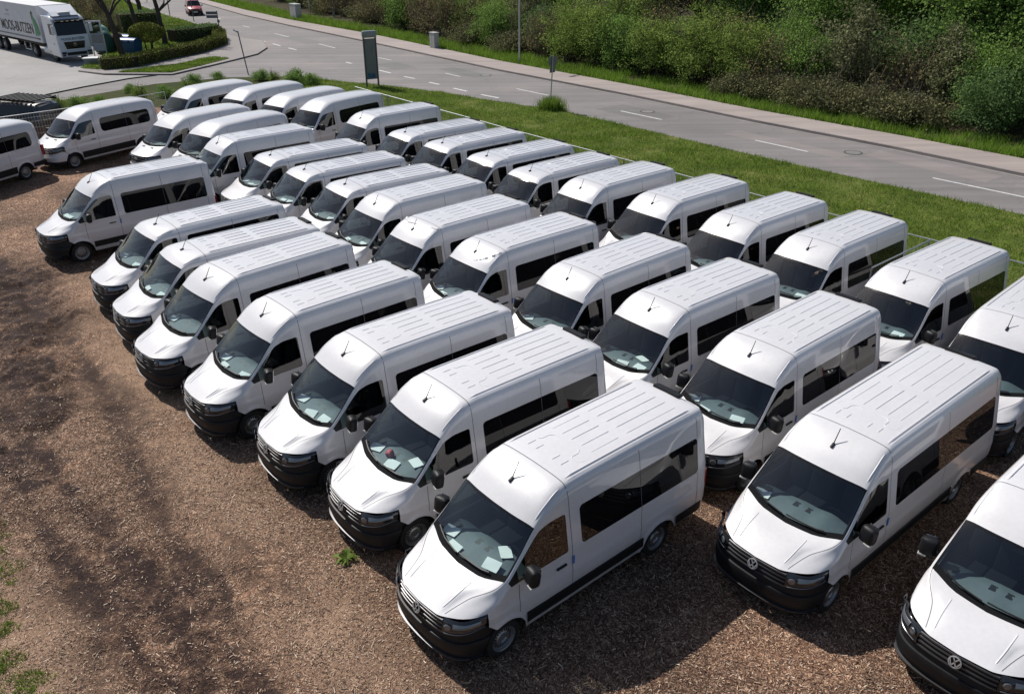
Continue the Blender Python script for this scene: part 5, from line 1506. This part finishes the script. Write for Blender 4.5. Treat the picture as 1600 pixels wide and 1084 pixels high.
# ---------------------------------------------------------------- bins
def blue_bin(xy, rz, label):
    t = empty('recycling_container', (*xy, .12), rz, .84)
    bm_ = plain('blue_plastic', (.012, .075, .22), .4, noise=.15, scale=3)
    v = [(-.85, -.6, 0), (.85, -.6, 0), (.85, .6, 0), (-.85, .6, 0), (-.95, -.7, 1.15), (.95, -.7, 1.15), (.95, .7, 1.15), (-.95, .7, 1.15)]
    MB().add(v, [(0, 3, 2, 1), (0, 1, 5, 4), (1, 2, 6, 5), (2, 3, 7, 6), (3, 0, 4, 7)]).build('body', bm_, t)
    lid = MB(); vv = []; ff = []
    for i in range(9):
        a = math.pi * i / 8
        for x in (-.98, .98): vv.append((x, -.73 * math.cos(a), 1.15 + .34 * math.sin(a)))
    ff = [(2 * i, 2 * i + 1, 2 * i + 3, 2 * i + 2) for i in range(8)] + [tuple(range(0, 18, 2)), tuple(range(17, 0, -2))]
    lid.add(vv, ff).build('lid', bm_, t, 40)
    for sx in (-.4, .4): MB().lathe([(.14, 0), (.13, .02), (0, .02)], (sx, -.74, 1.2), 'y', 14).build('slot', M['vent'], t)
    tag(t, label, 'container', 'recycling containers')
blue_bin((-33.3, 76.7), R(-14), 'front blue recycling container behind the leaning tree')
blue_bin((-34.9, 79.3), R(-14), 'rear blue recycling container further from the road')
def igloo(xy, col, r0, h, label):
    t = empty('bottle_bank', (*xy, .12))
    mm = plain('bank_plastic', col, .45, noise=.15, scale=3)
    prof = [(r0 * .92, 0), (r0, .3 * h)] + [(r0 * math.cos(a) ** .8, h * .45 + h * .55 * math.sin(a)) for a in np.linspace(0, 1.5, 8)]
    MB().lathe(prof, (0, 0, 0), 'z', 20).build('shell', mm, t, 60)
    for a in (0, 2.1, 4.2): MB().lathe([(.15, 0), (.13, .03), (0, .03)], (r0 * .86 * math.cos(a), r0 * .86 * math.sin(a), h * .68), 'z', 12).build('port', M['vent'], t)
    tag(t, label, 'bottle bank', 'recycling containers')
igloo((-35.9, 77.4), (.012, .06, .035), .85, 1.75, 'dark green domed bottle bank between the truck and the blue containers')
igloo((-38.3, 82.2), (.22, .45, .34), .85, 1.75, 'pale green domed bottle bank behind the open truck door')
igloo((-35.1, 78.4), (.10, .03, .025), .6, 1.5, 'brown domed bottle bank beside the green one')
t = empty('notice_board', (-34.6, 73.6, .1), R(10))
for sx in (-.5, .5): MB().tube([(sx, 0, 0), (sx, 0, 1.9)], .04, 6).build('leg', M['galv'], t)
MB().box((0, 0, 1.55), (1.1, .06, .7), None, .02).build('board', plain('board_grey', (.25, .26, .26), .5, noise=.2), t)
MB().box((0, 0, .85), (.9, .05, .5), None, .02).build('lower_board', plain('board_pale', (.36, .38, .42), .5), t)
tag(t, 'grey notice board on two legs beside the truck', 'notice board')
t = empty('ground_box', (-33.9, 70.6, .1), R(12))
MB().box((0, 0, .22), (1.3, .8, .44), None, .05).build('housing', M['sign_back'], t)
MB().box((0, 0, .47), (1.5, .95, .07), None, .02).build('lid', plain('white_lid', (.72, .73, .74), .5), t)
tag(t, 'low box with a flat white lid at the hedge end', 'box')

# ---------------------------------------------------------------- lorry
def text_mesh(name, body, size, mat, parent, loc, rot, ext=.004, bold=0.0):
    cu = bpy.data.curves.new(name, 'FONT'); cu.body = body; cu.size = size; cu.extrude = ext; cu.offset = bold
    cu.align_x = 'RIGHT'
    tmp = bpy.data.objects.new(name + '_tmp', cu); COL.objects.link(tmp)
    bpy.context.view_layer.update()
    me_ = bpy.data.meshes.new_from_object(tmp.evaluated_get(bpy.context.evaluated_depsgraph_get()))
    bpy.data.objects.remove(tmp); bpy.data.curves.remove(cu)
    me_.materials.clear(); me_.materials.append(mat)
    o = bpy.data.objects.new(name, me_); COL.objects.link(o); o.parent = parent; o.location = loc; o.rotation_euler = rot
    return o
T = empty('lorry', (-36.0, 72.4, .015), R(-42), 1.06)
cabp = paint('lorry_white', (.62, .65, .70)); trl = plain('trailer_white', (.60, .60, .62), .5, noise=.08, scale=1.5)
# cab: lofted from a side profile (x back from front, z) with side taper
prof = [(-.04, .42), (0, .55), (0, 1.15), (-.05, 1.55), (-.10, 1.95), (-.30, 2.95), (-.50, 3.20), (-1.0, 3.36), (-2.15, 3.38), (-2.2, .95), (-1.9, .55)]
cab = MB(); vv = []; n = len(prof)
for y in (-1.24, -1.18, 1.18, 1.24):
    ins = .05 if abs(y) > 1.2 else 0
    for x, z in prof: vv.append((x - ins * (1 if x > -1 else 0), y, z - (ins if z > 3 else 0)))
ff = []
for i in range(3):
    for j in range(n): ff.append((i * n + j, i * n + (j + 1) % n, (i + 1) * n + (j + 1) % n, (i + 1) * n + j))
ff += [tuple(range(n)), tuple(3 * n + k for k in range(n - 1, -1, -1))]
cab.add(vv, ff).build('cab', cabp, T, 35)
MB().add([(-.088, -1.13, 1.98), (-.088, 1.13, 1.98), (-.272, 1.10, 2.92), (-.272, -1.10, 2.92), (-.075, -1.13, 1.98), (-.075, 1.13, 1.98), (-.255, 1.10, 2.92), (-.255, -1.10, 2.92)], [(4, 5, 6, 7), (0, 3, 2, 1), (0, 1, 5, 4), (1, 2, 6, 5), (2, 3, 7, 6), (3, 0, 4, 7)]).build('windscreen', M['dark_glass'], T)
MB().box((.0, 0, 3.02), (.42, 2.2, .10), Matrix.Rotation(R(12), 3, 'Y'), .03).build('sun_visor', M['gloss_black'], T).location = (-.16, 0, 0)
for y in (-.6, -.2, .2, .6): MB().box((.03, y, 3.0), (.05, .2, .05)).build('marker_lamp', M['chrome'], T).location = (.0, 0, 0)
gr_ = MB().add([(.012, -.80, 1.50), (.012, .80, 1.50), (.025, .68, .98), (.025, -.68, .98), (-.05, -.80, 1.50), (-.05, .80, 1.50), (-.02, .68, .98), (-.02, -.68, .98)], [(0, 3, 2, 1), (4, 5, 6, 7), (0, 1, 5, 4), (2, 3, 7, 6), (1, 2, 6, 5), (3, 0, 4, 7)]).build('grille', M['gloss_black'], T)
for z in (1.1, 1.22, 1.34): MB().box((.024, 0, z), (.02, 1.42, .02)).build('grille_bar', M['bar'], gr_)
st_ = MB().lathe([(.13, 0), (.13, .02), (.105, .02), (.105, 0)], (.035, 0, 1.3), 'x', 20)
for k in range(3):
    a = math.pi / 2 + k * 2.094; st_.tube([(.045, 0, 1.3), (.045, math.cos(a) * .11, 1.3 + math.sin(a) * .11)], .014, 5)
st_.build('emblem', M['chrome'], gr_)
MB().box((.02, 0, .62), (.14, 2.46, .42), None, .05).build('bumper', cabp, T)
MB().box((.10, 0, .64), (.02, 1.5, .22)).build('lower_grille', M['vent'], T)
for sy in (-1, 1):
    MB().box((.07, sy * .98, .72), (.10, .36, .17), None, .03).build('headlight', M['lamp'], T)
    MB().box((.08, sy * 1.0, .55), (.05, .24, .12), None, .02).build('fog_lamp', M['vent'], T)
    m2 = MB().box((.12, sy * 1.42, 2.45), (.14, .24, .62), None, .05).build('mirror', cabp, T)
    MB().tube([(-.05, sy * 1.2, 2.75), (.12, sy * 1.42, 2.72)], .03, 6).build('mirror_arm', M['plastic'], m2)
MB().box((-.72, -1.249, 2.42), (.72, .014, .78), None, .03).build('door_window', M['dark_glass'], T)
MB().box((-.75, -1.25, 1.35), (.18, .03, .05)).build('door_handle', M['plastic'], T)
MB().box((-1.05, -1.02, .45), (.5, .36, .2)).build('step', M['plastic'], T)
for sy in (-1, 1):
    MB().box((-1.3, sy * 1.08, 1.12), (1.15, .34, .14), None, .05).build('mudguard', cabp, T)
# open driver door
dr = empty('driver_door'); dr.parent = T; dr.location = (-.25, 1.25, 0); dr.rotation_euler = (0, 0, R(-118))
dm = MB()
for c, dd in (((-.55, 0, 1.45), (1.1, .07, .95)), ((-.08, 0, 2.35), (.14, .06, .9)), ((-1.03, 0, 2.35), (.14, .06, .9)), ((-.55, 0, 2.82), (1.1, .06, .12))): dm.box(c, dd, None, .02)
dm.build('door_panel', cabp, dr)
MB().box((-.55, 0, 2.33), (.84, .012, .88)).build('door_glass', M['door_glass'], dr)
# roof fairing
fv = [(-.55, -1.0, 3.34), (-.55, 1.0, 3.34), (-2.2, 1.2, 3.34), (-2.2, -1.2, 3.34), (-1.15, -.95, 3.62), (-1.15, .95, 3.62), (-2.2, 1.18, 4.0), (-2.2, -1.18, 4.0)]
MB().add(fv, [(0, 1, 5, 4), (4, 5, 6, 7), (1, 2, 6, 5), (3, 0, 4, 7), (2, 3, 7, 6)]).build('roof_fairing', cabp, T)
MB().box((-.95, 0, 3.52), (.5, .9, .14), None, .04).build('roof_unit', trl, T)
# chassis and trailer
MB().box((-4.0, 0, .85), (4.6, .9, .28)).build('chassis', M['molding'], T)
MB().box((-9.3, 0, .95), (11.8, 1.0, .26)).build('trailer_frame', M['molding'], T)
MB().box((-9.65, 0, 2.62), (13.6, 2.5, 2.76), None, .03).build('trailer_box', trl, T)
MB().box((-9.9, -1.262, 1.52), (12.4, .02, .10)).build('side_rail', plain('rail_grey', (.14, .14, .15), .5), T)
MB().box((-3.5, -1.262, 1.52), (.5, .02, .14)).build('side_plate', plain('rail_grey2', (.10, .10, .11), .5), T)
for x in (-.0,):
    MB().tube([(-6.3, -1.0, 1.0), (-6.3, -1.0, .45), (-7.4, -1.0, .45), (-7.4, -1.0, 1.0)], .05, 5).build('side_guard', M['galv'], T)
MB().lathe([(.0, 0), (.32, 0), (.32, 1.3), (0, 1.3)], (-3.0, -.95, .72), 'x', 16).build('fuel_tank', M['galv'], T)
for x in (-1.35, -5.1, -11.5, -12.8, -14.1):
    for sy in (-1, 1):
        w_ = MB().lathe([(.28, -.30), (.44, -.32), (.50, -.27), (.50, -.05), (.44, 0), (.28, -.01)], (0, 0, 0), 'y', 24)
        w_.v = [(a, b * sy, c) for a, b, c in w_.v]
        q = w_.build('wheel', M['rubber'], T, 40); q.location = (x, sy * 1.2, .5)
        rr_ = MB().lathe([(.28, -.01), (.26, -.08), (.12, -.06), (.10, .02), (0, .02)], (0, 0, 0), 'y', 18); rr_.v = [(a, b * sy, c) for a, b, c in rr_.v]
        rr_.build('rim', M['rim'], q, 40)
blk = plain('lettering_black', (.015, .015, .018), .5)
text_mesh('lettering', 'MOOS-BUTZEN', 1.12, blk, T, (-4.15, -1.266, 1.82), (R(90), 0, 0), bold=.006).scale = (.86, 1, 1)
text_mesh('lettering', 'MOOS-BUTZEN', .26, plain('lettering_blue', (.03, .06, .12), .5), T, (-.018, .86, 1.62), (R(80), 0, R(90)), .003)
lg = []
r_ = random.Random(3)
outline = [(-.75, 0), (-.62, .55), (-.78, 1.05), (-.80, 1.5), (-.62, 1.72), (-.50, 1.45), (-.30, 1.30), (-.10, 1.10), (.10, .80), (.22, .40), (.30, .05), (.14, .22), (.02, -.02), (-.16, .20), (-.30, -.04), (-.46, .18), (-.58, -.02)]
MB().add([(x - 3.2, -1.2665, z + 1.72) for x, z in outline], [tuple(range(len(outline)))]).build('emblem', plain('emblem_green', (.05, .26, .10), .5, noise=.4, scale=6), T)
MB().add([(x - 3.85, -1.2670, z + 2.95) for x, z in [(-.16, .0), (-.20, .45), (.02, .62), (.20, .45), (.10, .40), (0, .50), (-.08, .40), (-.06, 0)]], [tuple(range(8))]).build('emblem', blk, T)
MB().box((-8.9, -1.2665, 3.35), (.5, .004, .12)).build('small_print', plain('print_grey', (.30, .31, .36), .5), T)
MB().box((-9.1, -1.2665, 3.0), (1.0, .004, .07)).build('small_print', plain('print_grey2', (.36, .37, .42), .5), T)
tag(T, 'white articulated lorry with black lettering and its driver door open', 'lorry')

# ---------------------------------------------------------------- cars
def simple_car(name, xy, deg, mat, label, sc=1.0, rack=False):
    t = empty(name, (*xy, .01), R(deg), sc)
    # stations from the front: s, half width, sill z, belt z, roof half width, roof z
    st = [(0, .55, .45, .62, .50, .64), (.06, .78, .28, .80, .70, .82), (.5, .87, .24, .93, .76, .99), (1.05, .89, .24, 1.02, .78, 1.08), (1.75, .90, .24, 1.06, .64, 1.66), (2.3, .90, .24, 1.07, .63, 1.78), (3.3, .90, .24, 1.08, .63, 1.80), (4.2, .89, .26, 1.10, .62, 1.76), (4.42, .84, .34, 1.10, .58, 1.68), (4.5, .78, .42, 1.0, .52, 1.5)]
    V = []; Fc = {'body': [], 'ws': [], 'sw': []}
    for s, w, z0, z1, rw, rz in st:
        half = [(w * .94, z0), (w, z0 + (z1 - z0) * .5), (w * .97, z1), (rw + .05, rz - .10), (rw - .06, rz - .01), (0, rz + .02)]
        ring = half + [(-y, z) for y, z in half[-2::-1]]
        V += [(-s, y, z) for y, z in ring]
    m = 11
    for i in range(len(st) - 1):
        for j in range(m - 1):
            f = (i * m + j, (i + 1) * m + j, (i + 1) * m + j + 1, i * m + j + 1)
            g = 'body'
            if i == 3 and 3 <= j <= 6: g = 'ws'
            elif 4 <= i <= 6 and j in (2, 7): g = 'sw'
            Fc[g].append(f)
    Fc['body'].append(tuple(range(m))); Fc['body'].append(tuple((len(st) - 1) * m + k for k in range(m - 1, -1, -1)))
    for nm_, g, mt in (('body', 'body', mat), ('windscreen', 'ws', M['dark_glass']), ('side_window', 'sw', M['dark_glass'])):
        us = sorted({i for f in Fc[g] for i in f}); mp = {a: b for b, a in enumerate(us)}
        if g != 'sw': mesh_obj(nm_, [V[i] for i in us], [tuple(mp[i] for i in f) for f in Fc[g]], mt, t, 35)
        else:
            for f in Fc[g]: mesh_obj(nm_, [V[i] for i in f], [(0, 1, 2, 3)], mt, t)
    MB().box((-.07, 0, .42), (.2, 1.62, .30), None, .06).build('bumper', M['plastic'], t)
    MB().box((-.03, 0, .66), (.1, .9, .12), None, .02).build('grille', M['gloss_black'], t)
    MB().box((.032, 0, .46), (.01, .5, .11)).build('number_plate', M['paper'], t)
    for sy in (-1, 1):
        MB().box((-.15, sy * .68, .78), (.24, .26, .14), None, .04).build('headlight', M['lamp'], t)
        MB().box((-1.45, sy * 1.0, 1.10), (.12, .2, .15), None, .04).build('mirror', M['plastic'], t)
        for x in (-.85, -3.6):
            w_ = MB().lathe([(.2, -.18), (.29, -.2), (.32, -.16), (.32, -.04), (.29, 0), (.2, -.01)], (0, 0, 0), 'y', 22); w_.v = [(a, b * sy, c) for a, b, c in w_.v]
            q = w_.build('wheel', M['rubber'], t, 40); q.location = (x, sy * .9, .32)
            rr_ = MB().lathe([(.2, -.01), (.17, -.04), (.06, -.03), (0, -.02)], (0, 0, 0), 'y', 14); rr_.v = [(a, b * sy, c) for a, b, c in rr_.v]
            rr_.build('rim', M['rim'], q, 40)
    tag(t, label, 'car')
    if rack:
        for k in range(9):
            MB().box((-1.9 - k * .28, 0, 1.93), (.10, 1.5, .05)).build('rack_slat', M['plastic'], t)
        for sy in (-1, 1): MB().box((-3.05, sy * .62, 1.87), (2.5, .06, .08)).build('rack_rail', M['plastic'], t)
    return t
simple_car('red_car', (-38.6, 109.2), -66, M['red'], 'small red car driving towards the camera on the far road', .98)
simple_car('dark_car', (-28.9, 46.2), 160, paint('dark_car_paint', (.016, .017, .02)), 'dark car with a black slatted roof rack behind the fence', 1.12, True)
t = empty('skip_container', (-57, 116, .1), R(20))
MB().box((0, 0, 1.25), (5.5, 2.2, 2.5), None, .05).build('body', plain('green_steel', (.015, .05, .04), .55, noise=.2, scale=2), t)
for k in range(-4, 5): MB().box((k * .6, -1.13, 1.25), (.10, .08, 2.3)).build('rib', plain('green_rib%d' % k, (.018, .055, .045), .55), t)
MB().box((0, 0, 2.54), (5.56, 2.26, .08)).build('top_rim', plain('green_rim', (.03, .08, .07), .5), t)
tag(t, 'dark green steel container behind the lorry', 'container')
t = empty('shed', (-76, 126, .1), R(15))
MB().box((0, 0, 1.4), (14, 5, 2.8)).build('wall', plain('shed_grey', (.20, .20, .21), .7, noise=.15, scale=1), t)
MB().box((0, 0, 2.9), (14.6, 5.6, .2), None, .04).build('roof', plain('shed_roof', (.16, .16, .17), .7), t)
tag(t, 'grey flat-roofed shed at the top left corner', 'shed')
# kerb round the island
P_ = [(-33.6, 67.2), (-30.9, 65.7), (-25.7, 65.4), (-24.1, 69.7), (-23.0, 73.0), (-22.1, 76.0), (-22.3, 80.0), (-24.0, 85.0), (-27.8, 88.5), (-31.5, 94.0)]
MB().tube([(x, y, .06) for x, y in P_], .06, 6).build('island_kerb', M['kerb'], None)
tag(bpy.data.objects['island_kerb'], kind='structure')
